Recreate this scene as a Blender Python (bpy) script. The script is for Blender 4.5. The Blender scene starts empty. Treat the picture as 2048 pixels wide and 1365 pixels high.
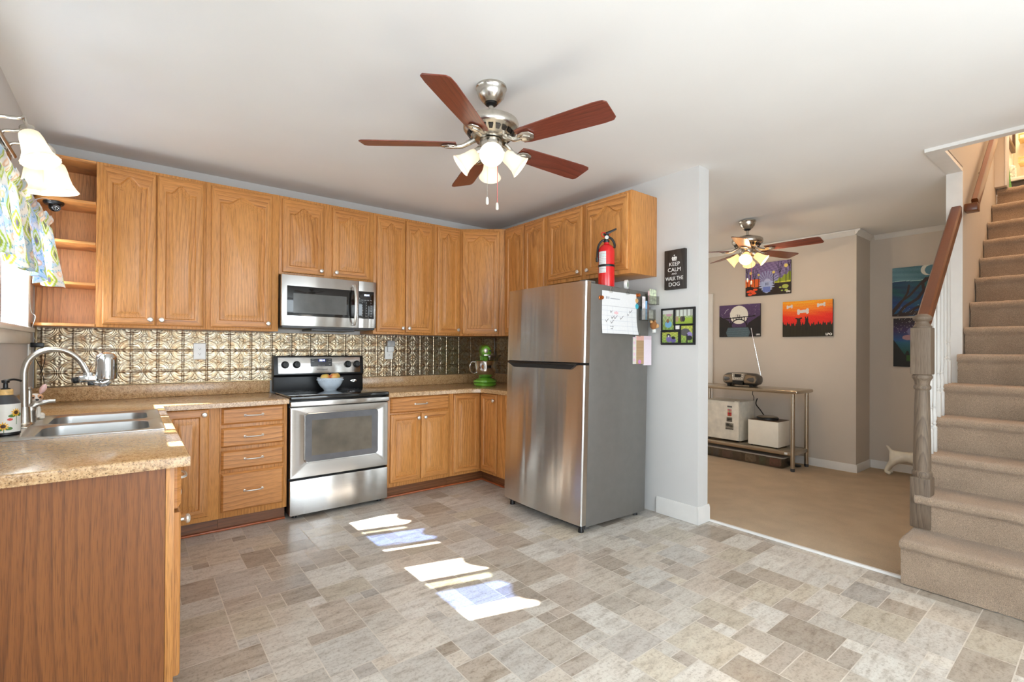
import bpy, bmesh, math, random
import numpy as np
from mathutils import Vector, Matrix
random.seed(7); np.random.seed(7)
S = bpy.context.scene
COL = S.collection
V = Vector

# ------------------------------------------------------------------ camera, world, sun, daylight, added fill and upstairs lamps, exposure
def make_camera():
    yaw, pit, rol, f = 0.67084, 0.00399, 0.00564, 964.9
    r = V((math.cos(yaw), -math.sin(yaw), 0)); fw = V((math.sin(yaw), math.cos(yaw), 0)); up = V((0, 0, 1))
    fw2 = fw*math.cos(pit) + up*math.sin(pit); up2 = up*math.cos(pit) - fw*math.sin(pit)
    r3 = r*math.cos(rol) + up2*math.sin(rol); up3 = up2*math.cos(rol) - r*math.sin(rol)
    cam = bpy.data.cameras.new('camera'); o = bpy.data.objects.new('camera', cam); COL.objects.link(o)
    m = Matrix((r3, up3, -fw2)).transposed().to_4x4(); m.translation = V((0.5049, -4.4205, 1.2684))
    o.matrix_world = m
    cam.sensor_width = 36; cam.lens = f/2048*36
    cam.shift_x = (1024-1029.77)/2048; cam.shift_y = (694.83-682.5)/2048
    cam.clip_start = .02; S.camera = o
make_camera()
vs = S.view_settings
S.display_settings.display_device = 'sRGB'
vs.view_transform = 'Standard'; vs.look = 'None'; vs.gamma = 1; vs.use_curve_mapping = False
vs.exposure = 0.64
cy = S.cycles
cy.max_bounces = 8; cy.diffuse_bounces = 5; cy.glossy_bounces = 4; cy.transmission_bounces = 6; cy.transparent_max_bounces = 12
cy.sample_clamp_indirect = 6; cy.use_denoising = True
W = bpy.data.worlds.new('sky'); S.world = W; W.use_nodes = True
bg = W.node_tree.nodes['Background']
sky = W.node_tree.nodes.new('ShaderNodeTexSky'); sky.sky_type = 'HOSEK_WILKIE'; sky.sun_direction = (-.75, .2, .62); sky.turbidity = 3
W.node_tree.links.new(sky.outputs[0], bg.inputs[0]); bg.inputs[1].default_value = 2.2

def lamp(name, kind, loc, energy, color=(1, 1, 1), target=None, **kw):
    l = bpy.data.lights.new(name, kind); l.energy = energy; l.color = color
    for k, v in kw.items(): setattr(l, k, v)
    o = bpy.data.objects.new(name, l); COL.objects.link(o); o.location = loc
    if target is not None:
        o.rotation_euler = (V(target)-V(loc)).to_track_quat('-Z', 'Y').to_euler()
    return o
SUN = V((1, -.27, -.824))
lamp('sun', 'SUN', (-3, 1, 4), 44, (1, .97, .93), V((-3, 1, 4))+SUN, angle=.009)
lamp('daylight_patio_door', 'AREA', (1.75, -6.30, 1.25), 72, (.82, .92, 1), (1.75, 0, 1.35), shape='RECTANGLE', size=2.3, size_y=2.0)
lamp('daylight_sink_windows', 'AREA', (-.13, -1.2, 1.75), 52, (.84, .93, 1), (2, -1.2, 1.75), shape='RECTANGLE', size=1.7, size_y=.7)
lamp('added_fill_left', 'AREA', (-.10, -4.35, 1.55), 42, (.82, .92, 1), (3, -3.6, 1.6), shape='RECTANGLE', size=1.9, size_y=1.1)  # fill lamp added at an unseen left-wall window, evens out the kitchen
lamp('added_fill_living', 'AREA', (5.1, .80, 1.4), 9, (1, .92, .82), (5.2, -2, 1.1), shape='RECTANGLE', size=1.6, size_y=1.3)  # fill lamp added at an unseen window to brighten the living room
lamp('stairwell_lamp', 'AREA', (5.6, -4.1, 5.05), 40, (1, .64, .36), (5.6, -4.1, 0), shape='RECTANGLE', size=1.6, size_y=.7)  # unseen incandescent lamp that turns the upper stairs orange
lamp('bathroom_bulb', 'AREA', (7.3, -4.3, 5.0), 22, (1, .95, .84), (7.3, -4.25, 0), shape='RECTANGLE', size=.9, size_y=.8)  # unseen warm-white bulb of the bright room upstairs

# ------------------------------------------------------------------ colour and node helpers
def lin(c):
    o = []
    for v in c[:3]:
        v = v/255.
        o.append(v/12.92 if v <= .04045 else ((v+.055)/1.055)**2.4)
    return tuple(o)+(1.,)
class NT:
    def __init__(s, name, rough=.5, metal=0., coat=0.):
        s.m = bpy.data.materials.new(name); s.m.use_nodes = True
        s.t = s.m.node_tree; s.b = s.t.nodes['Principled BSDF']; s.out = s.t.nodes['Material Output']
        s.b.inputs['Roughness'].default_value = rough; s.b.inputs['Metallic'].default_value = metal
        if coat: s.b.inputs['Coat Weight'].default_value = coat; s.b.inputs['Coat Roughness'].default_value = .15
    def put(s, sock, v):
        if isinstance(v, bpy.types.NodeSocket): s.t.links.new(v, sock)
        else: sock.default_value = v
    def n(s, typ, ins=None, out=0, **props):
        nd = s.t.nodes.new('ShaderNode'+typ)
        for k, v in props.items(): setattr(nd, k, v)
        for k, v in (ins or {}).items(): s.put(nd.inputs[k], v)
        return nd.outputs[out]
    def ramp(s, fac, stops, interp='LINEAR'):
        nd = s.t.nodes.new('ShaderNodeValToRGB'); cr = nd.color_ramp; cr.interpolation = interp
        while len(cr.elements) < len(stops): cr.elements.new(.5)
        for e, (p, c) in zip(cr.elements, stops): e.position = p; e.color = lin(c)
        s.put(nd.inputs[0], fac); return nd.outputs[0]
    def mix(s, fac, a, b, blend='MIX'):
        nd = s.t.nodes.new('ShaderNodeMix'); nd.data_type = 'RGBA'; nd.blend_type = blend
        s.put(nd.inputs[0], fac); s.put(nd.inputs[6], a); s.put(nd.inputs[7], b); return nd.outputs[2]
    def math(s, op, a, b=0.):
        nd = s.t.nodes.new('ShaderNodeMath'); nd.operation = op; s.put(nd.inputs[0], a); s.put(nd.inputs[1], b); return nd.outputs[0]
    def vmath(s, op, a, b):
        nd = s.t.nodes.new('ShaderNodeVectorMath'); nd.operation = op; s.put(nd.inputs[0], a); s.put(nd.inputs[1], b); return nd.outputs[0]
    def obj(s, rnd=0., scale=(1, 1, 1)):
        co = s.n('TexCoord', out=3)
        if rnd:
            ob = s.n('ObjectInfo', out=5); c = s.n('CombineXYZ', {0: s.math('MULTIPLY', ob, rnd*7.3), 1: s.math('MULTIPLY', ob, rnd*3.1), 2: s.math('MULTIPLY', ob, rnd*5.7)})
            co = s.vmath('ADD', co, c)
        return s.vmath('MULTIPLY', co, scale)
    def noise(s, vec, scale, detail=2., rough=.5, out=0, dist=0.):
        return s.n('TexNoise', {'Vector': vec, 'Scale': scale, 'Detail': detail, 'Roughness': rough, 'Distortion': dist}, out=out)
    def bump(s, h, strength=.2, dist=.002):
        s.put(s.b.inputs['Normal'], s.n('Bump', {'Height': h, 'Strength': strength, 'Distance': dist}))
    def color(s, c): s.put(s.b.inputs['Base Color'], c); return s
MATS = {}
def plain(name, rgb, rough=.5, metal=0., var=.05, scale=14, bump=0., bscale=200, coat=0., spec=None, trans=0.):
    if name in MATS: return MATS[name]
    k = NT(name, rough, metal, coat); co = k.obj()
    a = tuple(max(0, v*(1-var)) for v in rgb); b = tuple(min(255, v*(1+var)) for v in rgb)
    k.color(k.ramp(k.noise(co, scale, 3), [(.3, a), (.7, b)]))
    if bump: k.bump(k.noise(co, bscale, 3), bump)
    if spec is not None: k.b.inputs['Specular IOR Level'].default_value = spec
    if trans: k.b.inputs['Transmission Weight'].default_value = trans
    MATS[name] = k.m; return k.m
def wood(name, light, mid, dark, axis='z', ring=26., rough=.42, contrast=.75, coat=.1, rnd=1., plainness=0.):
    k = NT(name, rough, coat=coat)
    sc = {'z': (1, 1, .085), 'x': (.085, 1, 1), 'h': (.085, .085, 1)}[axis]
    co = k.obj(rnd)
    lo = k.vmath('MULTIPLY', co, tuple(4.2 if v == 1 else .75 for v in sc))
    d = k.vmath('SUBTRACT', k.noise(lo, 1., 2., out=1), (.5, .5, .5))
    p = k.vmath('ADD', k.vmath('MULTIPLY', co, sc), k.vmath('MULTIPLY', d, (.16, .16, .16)))
    w = k.n('TexWave', {'Vector': p, 'Scale': ring, 'Distortion': 1.4, 'Detail': 2., 'Detail Scale': 1.6}, wave_type='RINGS', rings_direction='Z' if axis == 'z' else 'X', wave_profile='SAW')
    if axis == 'h':
        w = k.n('TexWave', {'Vector': p, 'Scale': ring, 'Distortion': 1.4, 'Detail': 2., 'Detail Scale': 1.6}, wave_type='BANDS', bands_direction='Z', wave_profile='SAW')
    pore = k.noise(k.vmath('MULTIPLY', co, tuple(420. if v == 1 else 14. for v in sc)), 1., 2.)
    big = k.noise(k.vmath('MULTIPLY', co, tuple(3. if v == 1 else .8 for v in sc)), 1., 2.)
    c = k.ramp(w, [(0., light), (.55, mid), (.88, dark), (1., light)])
    msk = k.ramp(k.noise(k.vmath('MULTIPLY', co, tuple(3.4 if v == 1 else .7 for v in sc)), 1., 1.), [(.40, (255-int(200*plainness),)*3), (.62, (60, 60, 60))])
    c = k.mix(k.math('SUBTRACT', 1.0, k.math('MULTIPLY', msk, contrast)), c, lin(mid))
    c = k.mix(.5, c, k.ramp(pore, [(.32, (150, 138, 124)), (.52, (255, 255, 255))]), 'MULTIPLY')
    c = k.mix(.55, c, k.ramp(big, [(.3, (214, 200, 186)), (.7, (255, 255, 255))]), 'MULTIPLY')
    k.color(c); k.bump(pore, .08, .001)
    MATS[name] = k.m; return k.m
OAK = wood('oak_vertical_grain', (228, 166, 98), (212, 148, 80), (154, 94, 42), ring=15, contrast=.55)
OAKH = wood('oak_horizontal_grain', (226, 162, 96), (210, 144, 78), (150, 90, 40), axis='h', ring=9, contrast=.8)
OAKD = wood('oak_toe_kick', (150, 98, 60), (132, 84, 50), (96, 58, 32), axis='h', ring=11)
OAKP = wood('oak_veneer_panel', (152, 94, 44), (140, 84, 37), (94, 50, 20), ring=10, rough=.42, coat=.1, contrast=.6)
OAKS = wood('oak_shelf_back', (228, 166, 104), (210, 146, 86), (146, 92, 50), ring=15, contrast=.9)
REDT = wood('reddish_shoe_moulding', (196, 112, 66), (182, 98, 54), (150, 78, 42), axis='h', ring=14)
CHERRY = wood('cherry_fan_blade', (142, 74, 54), (122, 58, 42), (84, 38, 28), axis='x', ring=24, rough=.3)
RAILW = wood('stained_handrail', (122, 70, 36), (106, 57, 27), (82, 43, 21), axis='x', ring=16, rough=.3, contrast=.15)
GREYW = wood('weathered_grey_wood', (142, 126, 106), (112, 96, 80), (66, 54, 46), ring=30, rough=.6, coat=0, contrast=.3)
WALLP = plain('warm_grey_wall_paint', (208, 207, 205), .75, var=.012, scale=2, bump=.05, bscale=350)
LIVP = plain('beige_living_room_paint', (204, 194, 182), .75, var=.012, scale=2, bump=.05, bscale=350)
CEILP = plain('ceiling_paint', (232, 232, 231), .85, var=.008, scale=1.5, bump=.05, bscale=260)
TRIM = plain('white_trim_paint', (226, 224, 220), .4, var=.01)
WHITE = plain('white_plastic', (238, 238, 234), .35, var=.01)
BLACK = plain('black_plastic', (22, 22, 23), .35, var=.1)
BLACKG = plain('black_glass', (9, 9, 10), .06, var=.1, coat=.5)
DGREY = plain('dark_grey_plastic', (64, 64, 66), .4)
NICKEL = plain('brushed_nickel', (196, 190, 180), .26, 1., var=.04, scale=60)
CHROME = plain('polished_chrome', (215, 215, 214), .1, 1., var=.01)
DARKMETAL = plain('dark_recess_metal', (62, 58, 54), .4, .8)
KNOBM = plain('satin_nickel_knob', (226, 222, 214), .3, .75, var=.02)
def steel(name, rgb, rough=.3, aniso=.9, rot=.25, streak=(2, 2, 160), wavy=False):
    k = NT(name, rough, 1.); co = k.obj()
    h = k.noise(k.vmath('MULTIPLY', co, streak), 1., 2.)
    k.color(k.ramp(h, [(.3, tuple(v*.98 for v in rgb)), (.7, rgb)]))
    k.b.inputs['Anisotropic'].default_value = aniso; k.b.inputs['Anisotropic Rotation'].default_value = rot
    k.put(k.b.inputs['Tangent'], k.n('Tangent', direction_type='RADIAL', axis='Z'))
    if wavy: k.bump(k.noise(k.vmath('MULTIPLY', co, (7, 7, .35)), 1., 2.), .35, .012)
    MATS[name] = k.m; return k.m
STEEL = steel('brushed_stainless_steel', (206, 204, 201), .25, .96)
FRSTEEL = steel('rippled_fridge_steel', (210, 208, 205), .22, .97, wavy=True)
STEELT = steel('satin_stainless_steel', (190, 178, 160), .3, .5)
SINKM = steel('sink_stainless_steel', (200, 199, 196), .3, .3)
FRSIDE = plain('grey_fridge_side_paint', (120, 117, 113), .42, .35, var=.02, bump=.05, bscale=500)
def emit(name, rgb, strength, white=.0):
    k = NT(name, .4); k.color(k.ramp(k.noise(k.obj(), 30), [(.3, tuple(v*.97 for v in rgb)), (.7, rgb)]))
    k.b.inputs['Emission Color'].default_value = lin(rgb); k.b.inputs['Emission Strength'].default_value = strength
    MATS[name] = k.m; return k.m
def shade_glass(name, rgb, strength):
    k = NT(name, .35); t = k.t
    em = t.nodes.new('ShaderNodeEmission'); em.inputs[1].default_value = strength
    k.put(em.inputs[0], k.ramp(k.noise(k.obj(), 40, 3), [(.35, tuple(v*.9 for v in rgb)), (.65, rgb)]))
    tr = t.nodes.new('ShaderNodeBsdfTranslucent'); tr.inputs[0].default_value = lin(rgb)
    k.color(lin(tuple(v*.86 for v in rgb)))
    m1 = t.nodes.new('ShaderNodeMixShader'); m1.inputs[0].default_value = .40
    t.links.new(k.b.outputs[0], m1.inputs[1]); t.links.new(tr.outputs[0], m1.inputs[2])
    ad = t.nodes.new('ShaderNodeAddShader'); t.links.new(m1.outputs[0], ad.inputs[0]); t.links.new(em.outputs[0], ad.inputs[1])
    t.links.new(ad.outputs[0], k.out.inputs[0]); MATS[name] = k.m; return k.m
SHADE = shade_glass('lit_frosted_glass_shade', (250, 244, 232), .04)
SHADEW = shade_glass('warm_lit_frosted_glass_shade', (255, 230, 186), .25)
BULB = emit('lit_bulb', (255, 246, 228), 3.5)
BULBW = emit('warm_lit_bulb', (255, 222, 165), 7)
SCONCEG = shade_glass('lit_ribbed_sconce_glass', (255, 246, 230), .12)
def clear(name, rgb=(255, 255, 255), gloss=.08, rough=.02, alpha=1.):
    k = NT(name); t = k.t
    tr = t.nodes.new('ShaderNodeBsdfTransparent'); k.put(tr.inputs[0], k.ramp(k.noise(k.obj(), 12, 3), [(.3, tuple(v*.96 for v in rgb)), (.7, rgb)]))
    gl = t.nodes.new('ShaderNodeBsdfGlossy'); gl.inputs['Roughness'].default_value = rough
    m = t.nodes.new('ShaderNodeMixShader'); m.inputs[0].default_value = gloss
    t.links.new(tr.outputs[0], m.inputs[1]); t.links.new(gl.outputs[0], m.inputs[2]); t.links.new(m.outputs[0], k.out.inputs[0])
    MATS[name] = k.m; return k.m
GLASS = clear('clear_window_glass'); GREENG = clear('pale_green_window_film', (192, 196, 188)); BLUEG = clear('pale_blue_window_film', (140, 158, 192))
CLEARP = clear('clear_plastic', (242, 242, 240), .14, .12)
MILKP = clear('cloudy_plastic', (222, 218, 214), .2, .3)
def granite():
    k = NT('speckled_brown_laminate', .24, coat=.15); co = k.obj()
    a = k.ramp(k.noise(co, 38, 5, .7, dist=.4), [(.28, (118, 78, 44)), (.42, (188, 144, 94)), (.58, (216, 178, 130)), (.75, (198, 152, 108))])
    b = k.ramp(k.noise(co, 105, 4, .75), [(.36, (60, 42, 28)), (.47, (180, 140, 96)), (.6, (214, 182, 140))])
    c = k.mix(.5, a, b)
    d = k.ramp(k.n('TexVoronoi', {'Vector': co, 'Scale': 150}), [(.0, (60, 46, 36)), (.22, (120, 92, 70)), (.34, (255, 255, 255))])
    k.color(k.mix(.6, c, d, 'MULTIPLY')); MATS['granite'] = k.m; return k.m
GRAN = granite()
def carpet(name, rgb, var=.16):
    k = NT(name, .95); co = k.obj(); k.b.inputs['Specular IOR Level'].default_value = .1
    f = k.noise(co, 420, 3, .7); g = k.noise(co, 5, 3)
    c = k.ramp(f, [(.3, tuple(v*(1-2*var) for v in rgb)), (.7, tuple(min(255, v*(1+var)) for v in rgb))])
    k.color(k.mix(.5, c, k.ramp(g, [(.35, (222, 218, 214)), (.65, (255, 255, 255))]), 'MULTIPLY'))
    k.bump(k.math('ADD', f, k.noise(co, 130, 2)), .9, .006)
    k.b.inputs['Sheen Weight'].default_value = .25
    MATS[name] = k.m; return k.m
CARPET = carpet('tan_living_room_carpet', (206, 178, 142), .1)
CARPS = carpet('taupe_stair_carpet', (190, 166, 142), .2)
def attr_mat(name, rough=.6, mixnoise=0., scale=60, metal=0., bump=0., coat=0., trans=0.):
    k = NT(name, rough, metal, coat); c = k.n('Attribute', attribute_name='Col')
    if mixnoise: c = k.mix(mixnoise, c, k.ramp(k.noise(k.obj(), scale, 4, .65), [(.3, (170, 165, 158)), (.65, (255, 255, 255))]), 'MULTIPLY')
    k.color(c)
    if bump: k.bump(k.noise(k.obj(), scale*3, 3), bump)
    if trans:
        tr = k.t.nodes.new('ShaderNodeBsdfTranslucent'); k.put(tr.inputs[0], c)
        m = k.t.nodes.new('ShaderNodeMixShader'); m.inputs[0].default_value = trans
        k.t.links.new(k.b.outputs[0], m.inputs[1]); k.t.links.new(tr.outputs[0], m.inputs[2]); k.t.links.new(m.outputs[0], k.out.inputs[0])
    MATS[name] = k.m; return k.m
PAINTING = attr_mat('painted_canvas', .55, .25, 90, bump=.15)
PRINT = attr_mat('printed_paper', .5, .08, 80)
FABRIC = attr_mat('printed_curtain_fabric', .85, .12, 300, trans=.45)
def vinyl():
    k = NT('stone_look_vinyl', .3, coat=.08); c = k.n('Attribute', attribute_name='Col'); co = k.obj()
    st = k.noise(k.vmath('MULTIPLY', co, (9, 26, 9)), 1., 6, .68)
    fi = k.noise(co, 75, 5, .72)
    c = k.mix(.85, c, k.ramp(st, [(.30, (190, 180, 168)), (.50, (244, 240, 236)), (.68, (255, 255, 252))]), 'MULTIPLY')
    c = k.mix(.6, c, k.ramp(fi, [(.32, (170, 158, 144)), (.5, (255, 255, 255))]), 'MULTIPLY')
    k.color(c); k.bump(fi, .06, .001); MATS['vinyl'] = k.m; return k.m
VINYL = vinyl()
GROUT = plain('pale_grout_line', (214, 206, 194), .5)
def tin():
    k = NT('embossed_bronze_tin', .30, .88); co = k.obj()
    n1 = k.noise(co, 14, 5, .7, dist=.6); n2 = k.noise(co, 55, 4, .7)
    c = k.ramp(n1, [(.30, (160, 104, 60)), (.43, (190, 164, 124)), (.58, (204, 196, 174)), (.70, (150, 96, 56))])
    c = k.mix(.4, c, k.ramp(n2, [(.35, (126, 92, 64)), (.6, (200, 188, 164))]))
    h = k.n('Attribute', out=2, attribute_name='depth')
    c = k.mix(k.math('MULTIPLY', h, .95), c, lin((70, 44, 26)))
    k.color(c); MATS['tin'] = k.m; return k.m
TIN = tin()
# ------------------------------------------------------------------ mesh helpers (world coordinates in, objects with their own origin out)
def NB(): return bmesh.new()
def _mi(faces, mi):
    for f in faces: f.material_index = mi
def bx(bm, lo, hi, bev=0., mi=0, seg=2, edges=None):
    r = bmesh.ops.create_cube(bm, size=1.)
    vs_ = r['verts']; c = [(a+b)/2 for a, b in zip(lo, hi)]; d = [b-a for a, b in zip(lo, hi)]
    for v in vs_: v.co = V([c[i]+v.co[i]*d[i] for i in range(3)])
    fs = list({f for v in vs_ for f in v.link_faces}); _mi(fs, mi)
    if bev:
        es = list({e for v in vs_ for e in v.link_edges})
        if edges: es = [e for e in es if edges(e)]
        bmesh.ops.bevel(bm, geom=es, offset=min(bev, min(abs(x) for x in d)*.45), segments=seg, profile=.5, affect='EDGES', clamp_overlap=True)
    return bm
def basis(n):
    n = V(n).normalized(); a = V((0, 0, 1)) if abs(n.z) < .9 else V((1, 0, 0))
    u = a.cross(n).normalized(); return u, n.cross(u), n
def loops(bm, ls, closed=True, cap0=False, cap1=False, mi=0, ring_mi=None):
    L = [[bm.verts.new(p) for p in l] for l in ls]
    for k in range(len(L)-1):
        a, b = L[k], L[k+1]; n = len(a)
        for i in range(n if closed else n-1):
            j = (i+1) % n
            f = bm.faces.new((a[i], a[j], b[j], b[i])); f.material_index = ring_mi(k, i) if ring_mi else mi
    if cap0: bm.faces.new(list(reversed(L[0]))).material_index = mi
    if cap1: bm.faces.new(L[-1]).material_index = mi
    return L
def lathe(bm, prof, at, axis=(0, 0, 1), seg=24, mi=0, cap=True, rib=0., ribn=12):
    u, w, n = basis(axis); at = V(at); th = [2*math.pi*i/seg for i in range(seg)]
    ls = [[at+n*d+(u*math.cos(t)+w*math.sin(t))*(max(r, 1e-4)*(1+rib*math.cos(ribn*t))) for t in th] for r, d in prof]
    loops(bm, ls, cap0=cap, cap1=cap, mi=mi); return bm
def tube(bm, pts, r, seg=10, mi=0, cap=True):
    pts = [V(p) for p in pts]; R = r if isinstance(r, (list, tuple)) else [r]*len(pts)
    t0 = (pts[1]-pts[0]).normalized(); u, w, _ = basis(t0); ls = []
    for i, p in enumerate(pts):
        t = (pts[min(i+1, len(pts)-1)]-pts[max(i-1, 0)]).normalized()
        u = (u-t*u.dot(t)).normalized(); w = t.cross(u)
        ls.append([p+(u*math.cos(2*math.pi*k/seg)+w*math.sin(2*math.pi*k/seg))*R[i] for k in range(seg)])
    loops(bm, ls, cap0=cap, cap1=cap, mi=mi); return bm
def smooth_path(pts, n=6):
    pts = [V(p) for p in pts]; o = []
    for i in range(len(pts)-1):
        p0, p1, p2, p3 = pts[max(i-1, 0)], pts[i], pts[i+1], pts[min(i+2, len(pts)-1)]
        for k in range(n):
            t = k/n
            o.append(.5*((2*p1)+(p2-p0)*t+(2*p0-5*p1+4*p2-p3)*t*t+(3*p1-p0-3*p2+p3)*t**3))
    o.append(pts[-1]); return o
def prism(bm, poly, d, mi=0, bev=0., seg=2):
    """closed 3-D polygon extruded by vector d"""
    a = [bm.verts.new(p) for p in poly]; b = [bm.verts.new(V(p)+V(d)) for p in poly]
    n = len(a); fs = [bm.faces.new(a), bm.faces.new(list(reversed(b)))]
    for i in range(n): fs.append(bm.faces.new((a[(i+1) % n], a[i], b[i], b[(i+1) % n])))
    _mi(fs, mi)
    bmesh.ops.recalc_face_normals(bm, faces=fs)
    if bev:
        bmesh.ops.bevel(bm, geom=list({e for f in fs for e in f.edges}), offset=bev, segments=seg, profile=.5, affect='EDGES', clamp_overlap=True)
    return bm
def ball(bm, c, r, sc=(1, 1, 1), mi=0, seg=20, rings=12):
    res = bmesh.ops.create_uvsphere(bm, u_segments=seg, v_segments=rings, radius=r)
    for v in res['verts']: v.co = V((v.co.x*sc[0]+c[0], v.co.y*sc[1]+c[1], v.co.z*sc[2]+c[2]))
    _mi({f for v in res['verts'] for f in v.link_faces}, mi); return bm
def wpos(o):
    p = V((0, 0, 0))
    while o is not None: p += o.location; o = o.parent
    return p
def finish(me, mats, ang=35):
    for m in (mats if isinstance(mats, (list, tuple)) else [mats]): me.materials.append(m)
    me.polygons.foreach_set('use_smooth', [True]*len(me.polygons))
    me.set_sharp_from_angle(angle=math.radians(ang))
def obj(name, bm, mats, parent=None, loc=None, ang=35, fix=True, label=None):
    """link bm as ONE mesh object; part of `parent`, or a top-level mesh with its origin at loc"""
    if fix: bmesh.ops.recalc_face_normals(bm, faces=bm.faces)
    base = wpos(parent) if parent is not None else V(loc if loc is not None else (0, 0, 0))
    for v in bm.verts: v.co -= base
    me = bpy.data.meshes.new(name); bm.to_mesh(me); bm.free(); finish(me, mats, ang)
    o = bpy.data.objects.new(name, me); COL.objects.link(o)
    if parent is not None: o.parent = parent
    else: o.location = base
    if label: o['label'] = label
    return o
def thing(name, label, cat, loc, group=None):
    o = bpy.data.objects.new(name, None); COL.objects.link(o); o.location = loc; o.empty_display_size = .05
    return tag(o, label, cat, group)
def tag(o, label, cat, group=None):
    o['label'] = label; o['category'] = cat
    if group: o['group'] = group
    return o
def struct(name, bm, m, parent=None, label=None, **kw):
    o = obj(name, bm, m, parent, **kw)
    if parent is None: o['kind'] = 'structure'
    if label: o['label'] = label
    return o
def copy_tree(o, parent=None):
    c = o.copy(); COL.objects.link(c); c.parent = parent
    for ch in list(o.children): copy_tree(ch, c)
    return c
def grid_mesh(name, P, colors=None, depth=None):
    """P: (ny, nx, 3) array of points -> mesh, optional per-point sRGB colours and a 'depth' value"""
    ny, nx = P.shape[:2]; idx = np.arange(ny*nx).reshape(ny, nx)
    q = np.stack([idx[:-1, :-1], idx[:-1, 1:], idx[1:, 1:], idx[1:, :-1]], -1).reshape(-1, 4)
    me = bpy.data.meshes.new(name); me.from_pydata(P.reshape(-1, 3).tolist(), [], q.tolist())
    if colors is not None:
        c = np.clip(colors.reshape(-1, 3), 0, 1); c = np.where(c <= .04045, c/12.92, ((c+.055)/1.055)**2.4)
        a = me.color_attributes.new('Col', 'FLOAT_COLOR', 'POINT'); a.data.foreach_set('color', np.concatenate([c, np.ones((len(c), 1))], 1).astype(np.float32).ravel())
    if depth is not None:
        a = me.attributes.new('depth', 'FLOAT', 'POINT'); a.data.foreach_set('value', depth.astype(np.float32).ravel())
    me.update(); return me
def mesh_obj(name, me, mats, parent=None, loc=(0, 0, 0), ang=40):
    finish(me, mats, ang); o = bpy.data.objects.new(name, me); COL.objects.link(o)
    base = wpos(parent) if parent is not None else V(loc)
    me.transform(Matrix.Translation(-base))
    if parent is not None: o.parent = parent
    else: o.location = base
    return o
def art(name, o, R, U, w, h, nx, ny, f, mat, parent=None, loc=None):
    """flat printed or painted sheet: origin o = lower left, R right, U up; f(u, v) -> r, g, b"""
    u, v = np.meshgrid(np.linspace(0, 1, nx), np.linspace(0, 1, ny))
    o, R, U = (np.array(x, float) for x in (o, R, U))
    P = o+u[..., None]*w*R+v[..., None]*h*U
    C = np.stack([np.broadcast_to(c, u.shape) for c in f(u, v)], -1)
    return mesh_obj(name, grid_mesh(name, P, C), mat, parent, loc or (0, 0, 0))
def text(name, body, size, at, R, U, mat, parent, depth=.0006, align='CENTER', bold=0., sx=1., loc=None):
    cu = bpy.data.curves.new(name, 'FONT'); cu.body = body; cu.size = size; cu.align_x = align; cu.align_y = 'CENTER'; cu.extrude = depth/2; cu.offset = bold
    t = bpy.data.objects.new(name, cu); COL.objects.link(t)
    bpy.context.view_layer.update()
    me = bpy.data.meshes.new_from_object(t.evaluated_get(bpy.context.evaluated_depsgraph_get()))
    bpy.data.objects.remove(t); bpy.data.curves.remove(cu)
    R, U = V(R), V(U); n = R.cross(U)
    m = Matrix((R*sx, U, n)).transposed().to_4x4(); m.translation = V(at)
    me.transform(m); me.name = name
    return mesh_obj(name, me, mat, parent, loc or (0, 0, 0))

# ------------------------------------------------------------------ setting
WX, H = 3.724, 2.6135            # partition plane, kitchen ceiling height
PT = .134; PY = -2.505           # partition thickness and its free end
LX, LX2 = 6.395, 6.825           # living-room far wall, its set-back part
SY = -3.70                       # stair wall plane
def boxes(name, ls, m, bev=0, **kw):
    bm = NB()
    for lo, hi in ls: bx(bm, lo, hi, bev)
    return struct(name, bm, m, **kw)
WIN = [(-1.095, -.345), (-2.06, -1.32)]; WZ0, WZ1 = 1.384, 2.12
boxes('wall_back', [((-.16, 0, 0), (WX+PT, .14, 2.75))], WALLP)
boxes('wall_left', [((-.16, -6.5, 0), (0, 0, WZ0)), ((-.16, -6.5, WZ1), (0, 0, 2.75)), ((-.16, WIN[0][1], WZ0), (0, 0, WZ1)), ((-.16, WIN[1][1], WZ0), (0, WIN[0][0], WZ1)), ((-.16, -6.5, WZ0), (0, -5.35, WZ1)), ((-.16, -3.35, WZ0), (0, WIN[1][0], WZ1))], WALLP)
boxes('wall_partition', [((WX, PY, 0), (WX+PT, 0, 2.75))], WALLP)
boxes('wall_front', [((-.16, -6.5, 0), (.55, -6.36, 2.75)), ((2.95, -6.5, 0), (4.0, -6.36, 2.75)), ((.55, -6.5, 2.3), (2.95, -6.36, 2.75))], WALLP)
boxes('wall_stair_side', [((WX+PT, -6.5, 0), (WX+PT+.14, -4.72, 2.75)), ((WX+PT, -4.80, 0), (8.2, -4.66, 5.3))], WALLP)
boxes('wall_living_far', [((LX, -2.70, 0), (LX+.6, .9, 2.75)), ((LX2, -3.70, 0), (LX2+.14, -2.70, 2.75))], LIVP)
boxes('wall_living_back', [((WX+PT, .85, 0), (4.2, .99, 2.75)), ((6.0, .85, 0), (LX+.6, .99, 2.75)), ((4.2, .85, 0), (6.0, .99, .7)), ((4.2, .85, 2.2), (6.0, .99, 2.75)), ((WX+PT-.01, .14, 0), (WX+PT+.0, .99, 2.75))], LIVP)
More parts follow.
